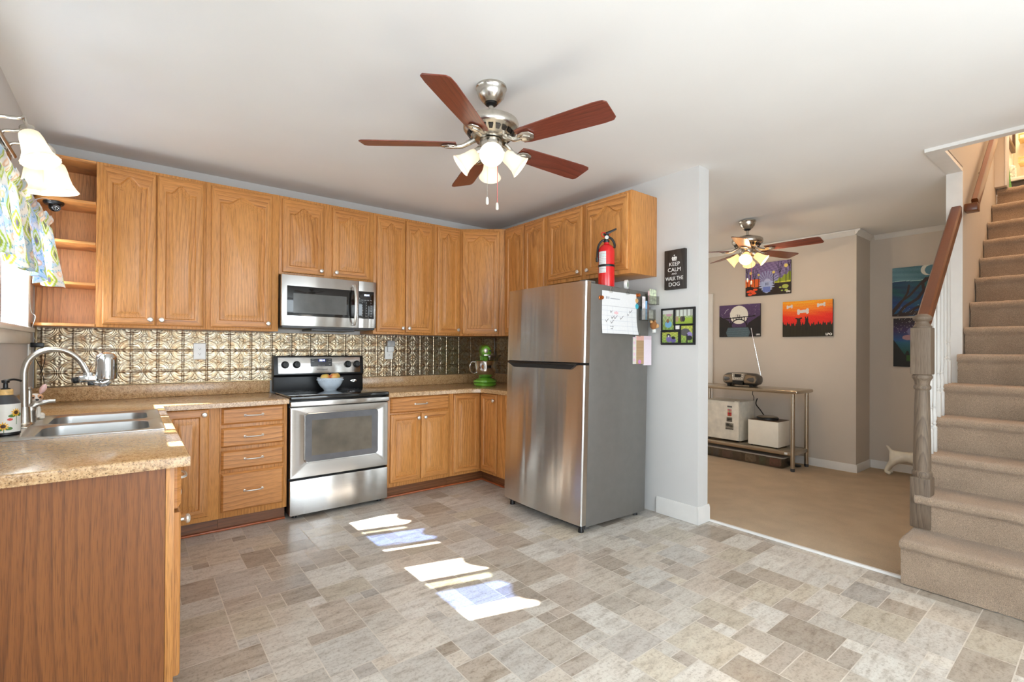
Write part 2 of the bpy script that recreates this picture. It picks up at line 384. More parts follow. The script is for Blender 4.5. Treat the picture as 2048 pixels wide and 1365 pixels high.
# wall beside the stair: full height behind the white end post, above the ceiling before it
boxes('wall_stair_left', [((5.20, SY, 0), (6.72, SY+.085, 5.3)), ((4.62, SY, H-.004), (5.20, SY+.085, 5.3)), ((6.60, SY-.065, 2.754), (6.72, SY, 5.3))], LIVP)
boxes('wall_stair_header', [((4.57, -4.66, H-.004), (4.62, SY+.085, 5.3))], LIVP)
boxes('wall_bathroom', [((6.72, SY, 2.75), (8.0, SY+.085, 5.3)), ((7.86, -4.66, 2.75), (8.0, SY, 5.3))], plain('bathroom_cream_paint', (240, 228, 206), .7, var=.01))
boxes('floor_upstairs', [((6.73, -4.66, 2.62), (8.0, SY, 2.745))], plain('upstairs_floor', (150, 120, 92), .6))
boxes('ceiling_upstairs', [((4.5, -4.66, 5.3), (8.0, SY+.09, 5.4))], CEILP)
bm = NB()
def slab(x0, x1, y0, y1, za, zb):
    prism(bm, [(x0, y0, za), (x1, y0, zb), (x1, y1, zb), (x0, y1, za)], (0, 0, .1))
slab(-.16, WX+PT, -6.5, .14, H, H); slab(WX+PT, 4.57, -6.5, .99, H, H-.022); slab(4.57, 7.0, SY+.03, .99, H-.022, H-.10)
struct('ceiling', bm, CEILP)
boxes('trim_1', [((4.562, -4.66, H-.044), (4.625, SY-.002, H-.012)), ((4.562, SY-.002, H-.044), (5.19, SY+.088, H-.020))], TRIM)
boxes('trim_2', [((5.186, SY-.003, .9), (5.20, SY+.088, H-.04))], TRIM)                     # white end of the stair wall
bm = NB(); prism(bm, [(3.862, -3.66, .001), (3.898, -3.66, .001), (3.890, -3.66, .012), (3.870, -3.66, .012)], (0, -(-3.66-PY)-.0, 0)); struct('trim_3', bm, TRIM)
# floors
def kitchen_floor():
    u = .0815; nx, ny = int(3.88/u)+2, int(6.4/u)+1
    used = np.zeros((nx, ny), bool); rnd = random.Random(11)
    sizes = [(3, 3), (3, 2), (2, 3), (3, 2), (3, 3), (2, 2), (4, 2), (3, 1), (2, 1), (1, 1), (2, 2), (3, 2)]
    tones = [(216, 211, 202), (208, 200, 188), (198, 188, 176), (222, 219, 212), (210, 202, 186), (201, 196, 189), (186, 176, 163), (217, 213, 206)]
    bm = NB(); cl = bm.loops.layers.float_color.new('Col'); g = .0022
    x1, y0 = 3.866, -6.4
    bx(bm, (0, y0, -.05), (x1, 0, -.0008), mi=1)
    for j in range(ny):
        for i in range(nx):
            if used[i, j]: continue
            cand = sizes[:]; rnd.shuffle(cand); cand.append((1, 1))
            for a, b in cand:
                if i+a <= nx and j+b <= ny and not used[i:i+a, j:j+b].any(): break
            used[i:i+a, j:j+b] = True
            X0, X1 = i*u+g-.03, min((i+a)*u-g-.03, x1); Y1, Y0 = -(j*u+g), -((j+b)*u-g)
            X0 = max(X0, 0); Y0 = max(Y0, y0)
            if X1-X0 < .004 or Y1-Y0 < .004: continue
            f = bm.faces.new([bm.verts.new(p) for p in ((X0, Y0, 0), (X1, Y0, 0), (X1, Y1, 0), (X0, Y1, 0))])
            t = rnd.choice(tones); k = rnd.uniform(.93, 1.06); c = lin(tuple(min(255, v*k) for v in t))
            for l in f.loops: l[cl] = c
    return struct('floor', bm, [VINYL, GROUT], fix=False)
kitchen_floor()
boxes('floor_carpet', [((3.866, -4.66, -.05), (7.0, .99, .003))], CARPET)
def base(name, segs, h=.10, t=.013):
    bm = NB()
    for (xa, ya), (xb, yb), n in segs:
        d = V((xb-xa, yb-ya, 0)); n = V(n)
        p = V((xa, ya, .002))
        prism(bm, [p, p+n*t, p+n*t+V((0, 0, h*.82)), p+n*t*.45+V((0, 0, h)), p+V((0, 0, h))], d)
    return struct(name, bm, TRIM)
base('baseboard_partition', [((WX, -2.16), (WX, PY+.0005), (-1, 0, 0)), ((WX-.013, PY), (WX+PT+.013, PY), (0, -1, 0)), ((WX+PT, PY+.0005), (WX+PT, .8), (1, 0, 0))], .125)
base('baseboard_living', [((LX, -2.7005), (LX, -1.13), (-1, 0, 0)), ((LX-.013, -2.70), (LX2, -2.70), (0, -1, 0)), ((LX2, -2.7125), (LX2, -3.60), (-1, 0, 0))], .085)
def crown():
    bm = NB(); z = H-.083; s = .045
    for (xa, ya), (xb, yb), n in [((LX, -2.7005), (LX, .85), (-1, 0, 0)), ((LX-s, -2.70), (LX2, -2.70), (0, -1, 0)), ((LX2, -2.70-s), (LX2, -3.61), (-1, 0, 0))]:
        n = V(n); p = V((xa, ya, z)); d = V((xb-xa, yb-ya, 0))
        prism(bm, [p, p+n*s, p+n*s+V((0, 0, -.012)), p+n*.028+V((0, 0, -.022)), p+n*.016+V((0, 0, -.045)), p+V((0, 0, -.055))], d)
    struct('trim_4', bm, TRIM)
crown()
# living-room door casing, just seen behind the partition
bm = NB(); bx(bm, (LX-.018, -1.125, 0), (LX, -1.055, 2.0), .004); bx(bm, (LX-.018, -1.055, 1.93), (LX, -.25, 2.0), .004); bx(bm, (LX-.012, -1.055, 0), (LX, -.25, 1.93)); struct('door_1', bm, TRIM)
# windows over the sink
def sink_window(i, y0, y1, bars, films):
    bm = NB()
    bx(bm, (-.11, y0, WZ0), (-.04, y0+.02, WZ1)); bx(bm, (-.11, y1-.02, WZ0), (-.04, y1, WZ1)); bx(bm, (-.11, y0, WZ1-.04), (-.04, y1, WZ1)); bx(bm, (-.11, y0+.02, WZ0), (-.04, y1-.02, WZ0+.004))
    w = struct('window_%d' % i, bm, TRIM)
    bm = NB()
    for a, b in bars: bx(bm, (-.095, a, WZ0+.004), (-.065, b, WZ1-.04), .003)
    struct('muntin', bm, TRIM, w)
    for a, b, m in films:
        bm = NB(); bx(bm, (-.082, a, WZ0+.004), (-.078, b, WZ1-.04)); o = struct('pane', bm, m, w)
    return w
o = .022
sink_window(1, WIN[0][0]-.0, WIN[0][1]+.0, [(-.69+o, -.643+o), (-.776+o, -.73+o), (-1.057+o, -1.007+o)],
            [(-.643+o, -.365, GLASS), (-.73+o, -.69+o, GREENG), (-1.007+o, -.776+o, BLUEG), (-1.075, -1.057+o, GLASS)])
sink_window(2, WIN[1][0]-.0, WIN[1][1]+.0, [(-1.613+o, -1.573+o), (-1.73+o, -1.68+o)],
            [(-1.573+o, -1.34, GLASS), (-1.68+o, -1.613+o, GREENG), (-1.942+o, -1.73+o, BLUEG), (-2.04, -1.942+o, GLASS)])
bm = NB(); bx(bm, (-.115, -2.17, WZ0-.03), (.032, -.21, WZ0-.001), .006); bx(bm, (0, -2.15, WZ0-.10), (.014, -.23, WZ0-.03), .003)
for a, b in ((-.34, -.235), (-1.315, -1.10), (-2.165, -2.065)): bx(bm, (0, a, WZ0), (.016, b, WZ1+.09), .003)
bx(bm, (0, -2.165, WZ1), (.016, -.235, WZ1+.09), .003)
struct('trim_5', bm, plain('glossy_white_sill', (240, 239, 236), .2, var=.01))
bm = NB()  # unseen window added near the camera to go with the left fill lamp
for a, b in ((-5.35, -5.28), (-4.39, -4.31), (-3.42, -3.35)): bx(bm, (-.12, a, WZ0), (-.06, b, WZ1))
bx(bm, (-.12, -5.28, WZ0), (-.06, -3.42, WZ0+.06)); bx(bm, (-.12, -5.28, WZ1-.06), (-.06, -3.42, WZ1)); d = struct('window_4', bm, TRIM)
bm = NB(); bx(bm, (-.10, -5.28, WZ0+.06), (-.095, -3.42, WZ1-.06)); struct('pane', bm, GLASS, d)
# openings behind the camera and an unseen window added to light the living room
bm = NB()
for a, b in ((.55, .62), (1.70, 1.80), (2.88, 2.95)): bx(bm, (a, -6.47, .02), (b, -6.40, 2.3))
bx(bm, (.55, -6.47, .0), (2.95, -6.40, .08)); bx(bm, (.55, -6.47, 2.22), (2.95, -6.40, 2.3)); d = struct('door_2', bm, TRIM)
bm = NB(); bx(bm, (.62, -6.44, .08), (2.88, -6.435, 2.22)); struct('pane', bm, GLASS, d)
bm = NB()
for a, b in ((4.2, 4.27), (5.07, 5.13), (5.93, 6.0)): bx(bm, (a, .87, .7), (b, .94, 2.2))
bx(bm, (4.2, .87, .7), (6, .94, .77)); bx(bm, (4.2, .87, 2.13), (6, .94, 2.2)); d = struct('window_3', bm, TRIM)
bm = NB(); bx(bm, (4.27, .90, .77), (5.93, .905, 2.13)); struct('pane', bm, GLASS, d)
# ------------------------------------------------------------------ kitchen cabinets
def sq_loop(w, h, i, arch=0., it=0., n=14):
    """rectangle inset i (top inset it more); arch > 0 cuts a cathedral arch of that rise into its top"""
    x0, x1, z0 = i, w-i, i; zt = h-i-it; o = []
    for k in range(n): o.append((x0+(x1-x0)*k/n, z0))
    def top(x):
        if not arch: return zt
        t = abs(x-w/2)/((x1-x0)/2); b = .5*(1+math.cos(math.pi*min(1, t/.70)))
        return zt-arch*(1-b)
    zr = top(x1)
    for k in range(n): o.append((x1, z0+(zr-z0)*k/n))
    for k in range(2*n): x = x1-(x1-x0)*k/(2*n); o.append((x, top(x)))
    for k in range(n): o.append((x0, zr-(zr-z0)*k/n))
    return o
def door_bm(o, R, N, w, h, arch=0., fr=.052, th=.02, slab=False):
    o, R, N = V(o), V(R), V(N)
    P = lambda lp, d: [o+R*x+V((0, 0, z))+N*d for x, z in lp]
    bm = NB()
    if slab:
        loops(bm, [P(sq_loop(w, h, 0), 0), P(sq_loop(w, h, 0), th-.012), P(sq_loop(w, h, .004), th-.008), P(sq_loop(w, h, .013), th)], cap0=True, cap1=True, mi=0)
        return bm
    a = arch
    L = [P(sq_loop(w, h, 0), 0), P(sq_loop(w, h, 0), th-.006), P(sq_loop(w, h, .003), th-.002), P(sq_loop(w, h, .007), th),
         P(sq_loop(w, h, fr, a), th), P(sq_loop(w, h, fr+.004, a, .001), th-.004), P(sq_loop(w, h, fr+.007, a, .002), th-.0105), P(sq_loop(w, h, fr+.012, a, .003), th-.0105),
         P(sq_loop(w, h, fr+.040, a*.96, .006), th-.003), P(sq_loop(w, h, fr+.043, a*.96, .006), th-.002)]
    n = 14
    def rm(k, i): return 1 if k == 3 and (i < n or 2*n <= i < 4*n) else 0
    loops(bm, L, cap0=True, cap1=True, ring_mi=rm); return bm
def knob(at, N, parent):
    bm = NB(); lathe(bm, [(.006, 0), (.006, .010), (.009, .014), (.0155, .018), (.0165, .023), (.013, .028), (.006, .030)], at, N, 20)
    return obj('knob', bm, KNOBM, parent)
def pull(at, R, N, parent):
    at, R, N = V(at), V(R), V(N); bm = NB(); u = V((0, 0, 1))
    pts = [at-R*.055+N*.001, at-R*.052+N*.014, at-R*.036+N*.024, at+N*.027, at+R*.036+N*.024, at+R*.052+N*.014, at+R*.055+N*.001]
    tube(bm, smooth_path(pts, 4), [.005]*25, 8)
    for s in (-1, 1): lathe(bm, [(.010, 0), (.009, .004), (.005, .006)], at+R*.055*s, N, 12)
    return obj('handle', bm, KNOBM, parent)
def cab_door(cab, o, R, N, w, h, arch=0., kn=None, fr=.052):
    d = obj('door', door_bm(o, R, N, w, h, arch, fr), [OAK, OAKH], cab, ang=28)
    if kn: knob(V(o)+V(R)*kn[0]+V((0, 0, kn[1]))+V(N)*.02, N, d)
    return d
def drawer(cab, o, R, N, w, h):
    d = obj('drawer', door_bm(o, R, N, w, h, slab=True), OAKH, cab, ang=28)
    pull(V(o)+V(R)*(w/2)+V((0, 0, h/2))+V(N)*.02, R, N, d); return d
X, NY, NX, UP = (1, 0, 0), (0, -1, 0), (-1, 0, 0), (0, 0, 1)
U0, U1 = 1.3968, 2.462; YF = -.317
def upper(label, x0, x1, doors, z0=U0, z1=U1, drop=.017):
    t = thing('wall_cabinet', label, 'cabinet', ((x0+x1)/2, -.16, z0))
    bm = NB(); bx(bm, (x0, YF, z0), (x1, -.003, z1), .0015); obj('cabinet_body', bm, OAK, t)
    for a, b, side in doors:
        h = z1-.022-(z0+drop); w = b-a
        cab_door(t, (a, YF, z0+drop), X, NY, w, h, .055 if w > .2 else .04, (w-.028 if side == 'r' else .028, .04 if h > .7 else .035), .052 if w > .28 else .046)
    return t
upper('tall oak wall cabinet with two arched doors between open shelves and single-door cabinet', .3195, .9165, [(.352, .628, 'r'), (.634, .914-.012, 'l')])
upper('tall oak wall cabinet with one wide arched door, left of the microwave', .9175, 1.3985, [(.949, 1.349, 'r')])
upper('short oak wall cabinet with two arched doors directly above the microwave', 1.3995, 2.1645, [(1.422, 1.741, 'r'), (1.807, 2.127, 'l')], z0=1.846)
upper('tall oak wall cabinet with a pair of narrow arched doors right of the microwave', 2.1655, 2.771, [(2.192, 2.463, 'r'), (2.470, 2.742, 'l')])
upper('tall oak wall cabinet with one narrow arched door beside the diagonal corner cabinet', 2.772, 3.060, [(2.799, 3.050, 'r')])
def diagonal():
    t = thing('wall_cabinet', 'oak corner wall cabinet with one arched door set diagonally in the corner', 'cabinet', (3.4, -.3, U0))
    A, B = V((3.061, YF, 0)), V((WX-.337+.02, -.6027, 0)); bm = NB()
    prism(bm, [(3.061, -.003, U0), (3.061, YF, U0), (B.x, B.y, U0), (WX-.003, B.y, U0), (WX-.003, -.003, U0)], (0, 0, U1-U0), bev=.0015, seg=1); obj('cabinet_body', bm, OAK, t)
    R = (B-A).normalized(); N = V((R.y, -R.x, 0)); N = N if N.y < 0 else -N
    L = (B-A).length; w = L-.085
    cab_door(t, A+R*.026+V((0, 0, U0+.017)), R, N, w, U1-U0-.040, .055, (w-.03, .04), .05)
diagonal()
XR = WX-.317
def upper_r(label, y0, y1, doors, z0, z1=U1):
    """cabinet on the right-hand wall; y0 nearer the corner"""
    t = thing('wall_cabinet', label, 'cabinet', (WX-.16, (y0+y1)/2, z0))
    bm = NB(); bx(bm, (XR, y1, z0), (WX-.003, y0, z1), .0015); obj('cabinet_body', bm, OAK, t)
    for a, b, side in doors:
        w = a-b; h = z1-.02-(z0+.03)
        cab_door(t, (XR, a, z0+.03), NY, NX, w, h, .055 if w > .3 else .04, (w-.03 if side == 'r' else .03, .035), .052 if w > .3 else .046)
    return t
upper_r('oak wall cabinet with two narrow doors behind the fridge top, right wall', -.604, -1.216, [(-.622, -.906, 'r'), (-.914, -1.196, 'l')], U0)
upper_r('short deep-set oak wall cabinet with two arched doors above the fridge', -1.217, -2.150, [(-1.246, -1.659, 'r'), (-1.704, -2.126, 'l')], 1.842)
# open end shelves beside the window
t = thing('open_shelf_unit', 'oak open end shelves with quarter-cut fronts beside the sink window', 'shelf', (.16, -.16, U0))
bm = NB(); bx(bm, (.006, -.012, U0), (.318, -.003, U1)); obj('back_panel', bm, OAKS, t)
for z in (U0+.009, 1.668, 1.93, 2.19, 2.452):
    bm = NB(); prism(bm, [(.006, -.012, z-.009), (.006, -.20, z-.009), (.03, -.27, z-.009), (.07, -.305, z-.009), (.12, -.317, z-.009), (.318, -.317, z-.009), (.318, -.012, z-.009)], (0, 0, .018), bev=.002, seg=1)
    obj('shelf_board', bm, OAKH, t)
# base cabinets
ZB = .8585; YB = -.60
def base_body(bm, lo, hi): bx(bm, lo, hi, .0015)
t = thing('base_cabinet', 'oak blind-corner base cabinet with one square-panelled door below the worktop corner', 'cabinet', (.8, -.4, 0))
bm = NB(); bx(bm, (.622, YB, .10), (.975, -.003, ZB), .0015); obj('cabinet_body', bm, OAK, t)
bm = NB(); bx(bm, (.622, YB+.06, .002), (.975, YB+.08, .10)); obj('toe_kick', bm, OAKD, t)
cab_door(t, (.66, YB, .135), X, NY, .253, .72, 0, (.225, .685), .05)
t = thing('drawer_cabinet', 'oak base cabinet with a bank of four drawers left of the range', 'cabinet', (1.19, -.4, 0))
bm = NB(); bx(bm, (.976, YB, .10), (1.402, -.003, ZB), .0015); obj('cabinet_body', bm, OAK, t)
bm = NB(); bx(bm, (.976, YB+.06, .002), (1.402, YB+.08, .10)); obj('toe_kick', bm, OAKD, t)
for a, b in ((.738, .855), (.583, .716), (.428, .560), (.141, .405)): drawer(t, (.985, YB, a), X, NY, .393, b-a)
t = thing('base_cabinet', 'oak base cabinet with one drawer over two square-panelled doors right of the range', 'cabinet', (2.49, -.4, 0))
bm = NB(); bx(bm, (2.180, YB, .10), (2.788, -.003, ZB), .0015); obj('cabinet_body', bm, OAK, t)
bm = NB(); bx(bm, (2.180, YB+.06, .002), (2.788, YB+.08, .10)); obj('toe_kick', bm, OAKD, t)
drawer(t, (2.203, YB, .722), X, NY, .56, .134)
cab_door(t, (2.203, YB, .135), X, NY, .279, .575, 0, (.25, .535), .045); cab_door(t, (2.488, YB, .135), X, NY, .275, .575, 0, (.03, .535), .045)
t = thing('base_cabinet', 'oak corner base cabinet with two hinged door leaves meeting in the inner corner', 'cabinet', (3.3, -.4, 0))
XB = WX-.60; bm = NB()
prism(bm, [(2.789, -.003, .10), (2.789, YB, .10), (XB, YB, .10), (XB, -1.17, .10), (WX-.003, -1.17, .10), (WX-.003, -.003, .10)], (0, 0, ZB-.10), bev=.0015, seg=1); obj('cabinet_body', bm, OAK, t)
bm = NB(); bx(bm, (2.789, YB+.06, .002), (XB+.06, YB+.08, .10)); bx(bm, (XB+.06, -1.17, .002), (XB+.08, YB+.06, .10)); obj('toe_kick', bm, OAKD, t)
cab_door(t, (2.815, YB, .125), X, NY, XB-.022-2.815, .725, 0, None, .045)
cab_door(t, (XB, YB-.022, .125), NY, NX, .255, .725, 0, (.225, .67), .045)
bm = NB(); bx(bm, (.60, YB+.035, .002), (1.402, YB+.058, .016), .004); bx(bm, (2.180, YB+.035, .002), (XB+.058, YB+.058, .016), .004); bx(bm, (XB+.035, -1.17, .002), (XB+.058, YB+.036, .016), .004)
struct('baseboard_cabinets', bm, REDT)
# sink run along the window wall
t = thing('base_cabinet', 'long oak sink base cabinet with plain veneered end panel facing the room', 'cabinet', (.3, -1.5, 0))
YE = -2.40
bm = NB(); bx(bm, (.004, YE+.014, .10), (.598, -.003, ZB-.2), .0015); bx(bm, (.588, YE+.02, ZB-.2), (.598, -.64, ZB)); obj('cabinet_body', bm, OAK, t)
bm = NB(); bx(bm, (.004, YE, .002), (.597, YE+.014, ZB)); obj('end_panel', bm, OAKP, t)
bm = NB(); bx(bm, (.598, YE-.002, .09), (.622, YE+.04, ZB), .001); obj('corner_stile', bm, OAK, t)
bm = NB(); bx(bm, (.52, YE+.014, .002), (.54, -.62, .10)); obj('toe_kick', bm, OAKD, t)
ye = YE+.035
for w in (.40, .42, .42, .40):
    drawer(t, (.624, ye, .705), (0, 1, 0), X, w-.01, .15); d = cab_door(t, (.624, ye, .12), (0, 1, 0), X, w-.01, .57, 0, (.03, .535), .045); ye += w
# ------------------------------------------------------------------ worktops, backsplash, sink
ZC = .8985
def worktop(name, label, poly, cut=None, lips=()):
    bm = NB(); prism(bm, [(x, y, ZC-.038) for x, y in poly], (0, 0, .038))
    bmesh.ops.bevel(bm, geom=[e for e in bm.edges if all(v.co.z > ZC-.001 for v in e.verts)], offset=.008, segments=3, profile=.5, affect='EDGES')
    c = (sum(p[0] for p in poly)/len(poly), sum(p[1] for p in poly)/len(poly), ZC-.038)
    o = obj(name, bm, GRAN, None, c)
    if cut:
        b2 = NB(); bx(b2, (cut[0], cut[1], ZC-.2), (cut[2], cut[3], ZC+.2)); k = obj('cutter', b2, GRAN)
        md = o.modifiers.new('cut', 'BOOLEAN'); md.object = k; md.solver = 'EXACT'
        bpy.context.view_layer.update()
        me = bpy.data.meshes.new_from_object(o.evaluated_get(bpy.context.evaluated_depsgraph_get()))
        o.modifiers.clear(); old = o.data; o.data = me; me.name = name; bpy.data.meshes.remove(old); bpy.data.objects.remove(k)
    tag(o, label, 'worktop')
    for lo, hi in lips: bm = NB(); bx(bm, lo, hi, .003); obj('backsplash_lip', bm, GRAN, o)
    return o
worktop('worktop', 'L-shaped speckled brown laminate worktop around the sink and corner', [(.002, -.002), (1.406, -.002), (1.406, -.6435), (.665, -.6435), (.665, -2.427), (.002, -2.427)], (.105, -1.70, .605, -.915),
        [((.004, -.020, ZC+.0005), (1.404, -.003, ZC+.098)), ((.003, -2.42, ZC+.0005), (.016, -.021, ZC+.098))])
worktop('worktop', 'speckled brown laminate worktop right of the range, under the mixer', [(2.177, -.002), (2.177, -.6435), (2.95, -.6435), (3.055, -.70), (WX-.645, -.82), (WX-.645, -1.19), (WX-.003, -1.19), (WX-.003, -.002)], None,
        [((2.179, -.020, ZC+.0005), (WX-.02, -.003, ZC+.098)), ((WX-.019, -1.18, ZC+.0005), (WX-.004, -.004, ZC+.098))])
def tin_panel(x0, x1, turn, label):
    z0, z1, T, s =  ZC+.0995, U0-.001, .1524, .0033
    xs = np.arange(x0, x1, s); zs = np.arange(z0, z1, s)
    Xg, Zg = np.meshgrid(xs, zs)
    u = np.mod((Xg-.045)/T, 1); v = np.mod((Zg-1.093)/T, 1)
    h = np.zeros_like(u); dp = np.zeros_like(u)
    e = np.minimum(np.minimum(u, 1-u), np.minimum(v, 1-v))
    du, dv = np.minimum(u, 1-u), np.minimum(v, 1-v)
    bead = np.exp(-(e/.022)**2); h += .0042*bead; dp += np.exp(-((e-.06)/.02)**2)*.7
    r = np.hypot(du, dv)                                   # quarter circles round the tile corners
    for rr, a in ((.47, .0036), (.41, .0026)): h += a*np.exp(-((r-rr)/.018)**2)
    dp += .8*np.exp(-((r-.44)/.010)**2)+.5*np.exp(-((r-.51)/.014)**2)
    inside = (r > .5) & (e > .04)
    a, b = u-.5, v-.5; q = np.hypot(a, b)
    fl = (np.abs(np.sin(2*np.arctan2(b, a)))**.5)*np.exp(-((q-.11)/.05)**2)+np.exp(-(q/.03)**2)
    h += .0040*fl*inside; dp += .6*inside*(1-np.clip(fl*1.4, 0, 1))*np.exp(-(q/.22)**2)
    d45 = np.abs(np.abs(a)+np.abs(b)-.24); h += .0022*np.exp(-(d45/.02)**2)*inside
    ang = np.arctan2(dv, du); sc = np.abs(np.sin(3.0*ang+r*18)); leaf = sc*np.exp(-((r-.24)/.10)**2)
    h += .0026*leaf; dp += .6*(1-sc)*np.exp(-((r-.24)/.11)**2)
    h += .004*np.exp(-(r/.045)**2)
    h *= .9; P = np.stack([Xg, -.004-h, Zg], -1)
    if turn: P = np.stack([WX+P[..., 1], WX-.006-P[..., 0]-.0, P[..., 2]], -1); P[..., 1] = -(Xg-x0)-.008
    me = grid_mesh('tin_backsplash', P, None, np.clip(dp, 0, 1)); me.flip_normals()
    o = mesh_obj('tin_backsplash', me, TIN, None, (WX-.004, -.6, z0) if turn else ((x0+x1)/2, -.004, z0), ang=80)
    tag(o, label, 'backsplash')
    if turn: return
    bm = NB()
    bx(bm, (x0, -.012, z0), (x1, -.0045, z0+.006), .001); bx(bm, (x0-.006, -.012, z0), (x0+.006, -.0045, z1), .001); obj('edge_strip', bm, plain('bronze_edge_strip', (176, 154, 116), .3, .8), o)
tin_panel(.012, WX-.012, False, 'embossed bronze tin-tile backsplash along the back wall under the wall cabinets')
tin_panel(0., 1.17, True, 'embossed bronze tin-tile backsplash on the right-hand wall behind the green mixer')
def rrect(x0, x1, y0, y1, r, z, n=6):
    o = []
    for cx_, cy_, a in ((x1-r, y1-r, 0), (x0+r, y1-r, 90), (x0+r, y0+r, 180), (x1-r, y0+r, 270)):
        for k in range(n+1):
            t = math.radians(a+90*k/n); o.append((cx_+r*math.cos(t), cy_+r*math.sin(t), z))
    return o
def sink():
    t = thing('kitchen_sink', 'double-bowl stainless steel drop-in sink in the worktop under the window', 'sink', (.35, -1.31, ZC-.18))
    z = ZC+.004; xs0, xs1 = .19, .572
    for a, b in ((-1.29, -.925), (-1.69, -1.325)):
        bm = NB(); lo = -1.3075 if a > -1.3 else -1.735; hi = -.885 if a > -1.3 else -1.3075
        L = [rrect(.088, .625, lo, hi, .004, z-.0035), rrect(.090, .623, lo+.0, hi-.0, .004, z), rrect(xs0-.012, xs1+.012, a-.012, b+.012, .075, z), rrect(xs0, xs1, a, b, .07, z-.008), rrect(xs0+.008, xs1-.008, a+.008, b-.008, .06, z-.15), rrect(xs0+.04, xs1-.04, a+.04, b-.04, .05, z-.17), rrect(xs0+.15, xs1-.15, a+.14, b-.14, .02, z-.174)]
        loops(bm, L, cap1=True); 
        obj('basin', bm, SINKM, t, fix=False, ang=50)
        bm = NB(); lathe(bm, [(.04, 0), (.042, .004), (.03, .005), (.028, .001)], ((xs0+xs1)/2, (a+b)/2, z-.174), UP, 24); obj('drain', bm, CHROME, t)
    return t
sink()
# ------------------------------------------------------------------ range, microwave, fridge
LED = emit('blue_white_led_digits', (205, 220, 255), 3.0)
LEDBG = emit('dim_blue_display', (20, 28, 90), .5)
PRINTW = plain('pale_printed_legend', (190, 190, 192), .5)
PRINTD = plain('grey_printed_logo', (96, 94, 92), .4)
def stove():
    x0, x1, yf = 1.412, 2.172, -.638
    t = thing('kitchen_range', 'stainless steel electric range with black glass cooktop between the base cabinets', 'stove', ((x0+x1)/2, -.33, 0))
    bm = NB(); bx(bm, (x0+.002, -.595, .035), (x1-.002, -.05, .885), .003); obj('oven_body', bm, BLACK, t)
    bm = NB(); bx(bm, (x0-.001, -.650, .880), (x1+.003, -.055, .912), .009, seg=3)
    cook = obj('cooktop', bm, BLACKG, t)
    bm = NB()
    for cx_, cy_, r in ((1.60, -.45, .105), (1.98, -.45, .08), (1.60, -.19, .075), (1.98, -.19, .10)):
        for q in (r, r*.72): lathe(bm, [(q-.0015, 0), (q-.0015, .0004), (q, .0004), (q, 0)], (cx_, cy_, .9121), UP, 48, cap=False)
    obj('burner_ring', bm, DGREY, cook)
    bm = NB(); prism(bm, [(x0+.004, -.052, .905), (x0+.004, -.085, .905), (x0+.004, -.078, 1.025), (x0+.004, -.100, 1.04), (x0+.004, -.080, 1.20), (x0+.004, -.026, 1.20), (x0+.004, -.026, .905)], (x1-x0-.008, 0, 0), bev=.005)
    bg = obj('backguard', bm, BLACK, t)
    tilt = V((0, .124, 1)).normalized(); N = V((0, -tilt.z, tilt.y))
    def fp(x, z): return V((x, -.100+(z-1.04)*.125, z))
    bm = NB(); prism(bm, [fp(x0+.036, 1.052)+N*.0005, fp(x1-.036, 1.052)+N*.0005, fp(x1-.036, 1.188)+N*.0005, fp(x0+.036, 1.188)+N*.0005], N*.004, bev=.002)
    pn = obj('control_panel', bm, STEEL, t)
    bm = NB(); prism(bm, [fp(1.705, 1.108)+N*.005, fp(1.885, 1.108)+N*.005, fp(1.885, 1.176)+N*.005, fp(1.705, 1.176)+N*.005], N*.002, bev=.001); dsp = obj('display', bm, DGREY, pn)
    bm = NB(); prism(bm, [fp(1.768, 1.148)+N*.0072, fp(1.83, 1.148)+N*.0072, fp(1.83, 1.172)+N*.0072, fp(1.768, 1.172)+N*.0072], N*.0005); obj('clock_window', bm, LEDBG, pn)
    text('clock_digits', '10:14', .021, fp(1.799, 1.160)+N*.0082, X, tilt, LED, pn, bold=.0004)
    for (qx, qz, q) in ((1.725, 1.165, 'BAKE'), (1.725, 1.150, 'BROIL'), (1.865, 1.165, 'TIMER'), (1.865, 1.150, 'CLOCK'), (1.865, 1.125, 'OFF'), (1.795, 1.118, 'START  CANCEL')):
        text('legend', q, .008, fp(qx, qz)+N*.0074, X, tilt, PRINTW, pn, depth=.0003)
    text('maker_name', 'Whirlpool', .022, fp(1.80, 1.083)+N*.005, X, tilt, PRINTD, pn, depth=.0004)
    for kx, kz in ((1.502, 1.125), (1.592, 1.125), (2.025, 1.125), (2.105, 1.125)):
        bm = NB(); lathe(bm, [(.030, 0), (.031, .004), (.026, .007), (.024, .024), (.021, .028)], fp(kx, kz)+N*.005, N, 24); k = obj('knob', bm, BLACK, t)
        bm = NB(); c = fp(kx, kz)+N*.033; prism(bm, [c+tilt*.022-V((.004, 0, 0)), c+tilt*.022+V((.004, 0, 0)), c-tilt*.022+V((.004, 0, 0)), c-tilt*.022-V((.004, 0, 0))], N*.006, bev=.002); obj('knob_grip', bm, BLACK, k)
    bm = NB(); lathe(bm, [(.030, 0), (.030, .002), (.027, .003)], (2.081, -.0835, .975), (0, -1, 0), 32)
    for v in bm.verts: v.co.z = .975+(v.co.z-.975)*.42
    b = obj('badge', bm, CHROME, t); text('maker_name', 'Whirlpool', .011, (2.081, -.0872, .975), X, UP, PRINTD, b, depth=.0004)
    # front: handle band, door, window, drawer
    bm = NB(); bx(bm, (x0, -.660, .835), (x1, -.630, .872), .006); bx(bm, (x0+.01, -.632, .838), (x1-.01, -.60, .868)); obj('handle', bm, STEEL, t)
    bm = NB(); bx(bm, (x0+.002, -.605, .80), (x1-.002, -.60, .86)); obj('door_gap_panel', bm, BLACK, t)
    dw, dh = x1-x0-.004, .83-.305
    bm = NB(); P = lambda lp, y: [(x0+.002+a, y, .303+b) for a, b in lp]
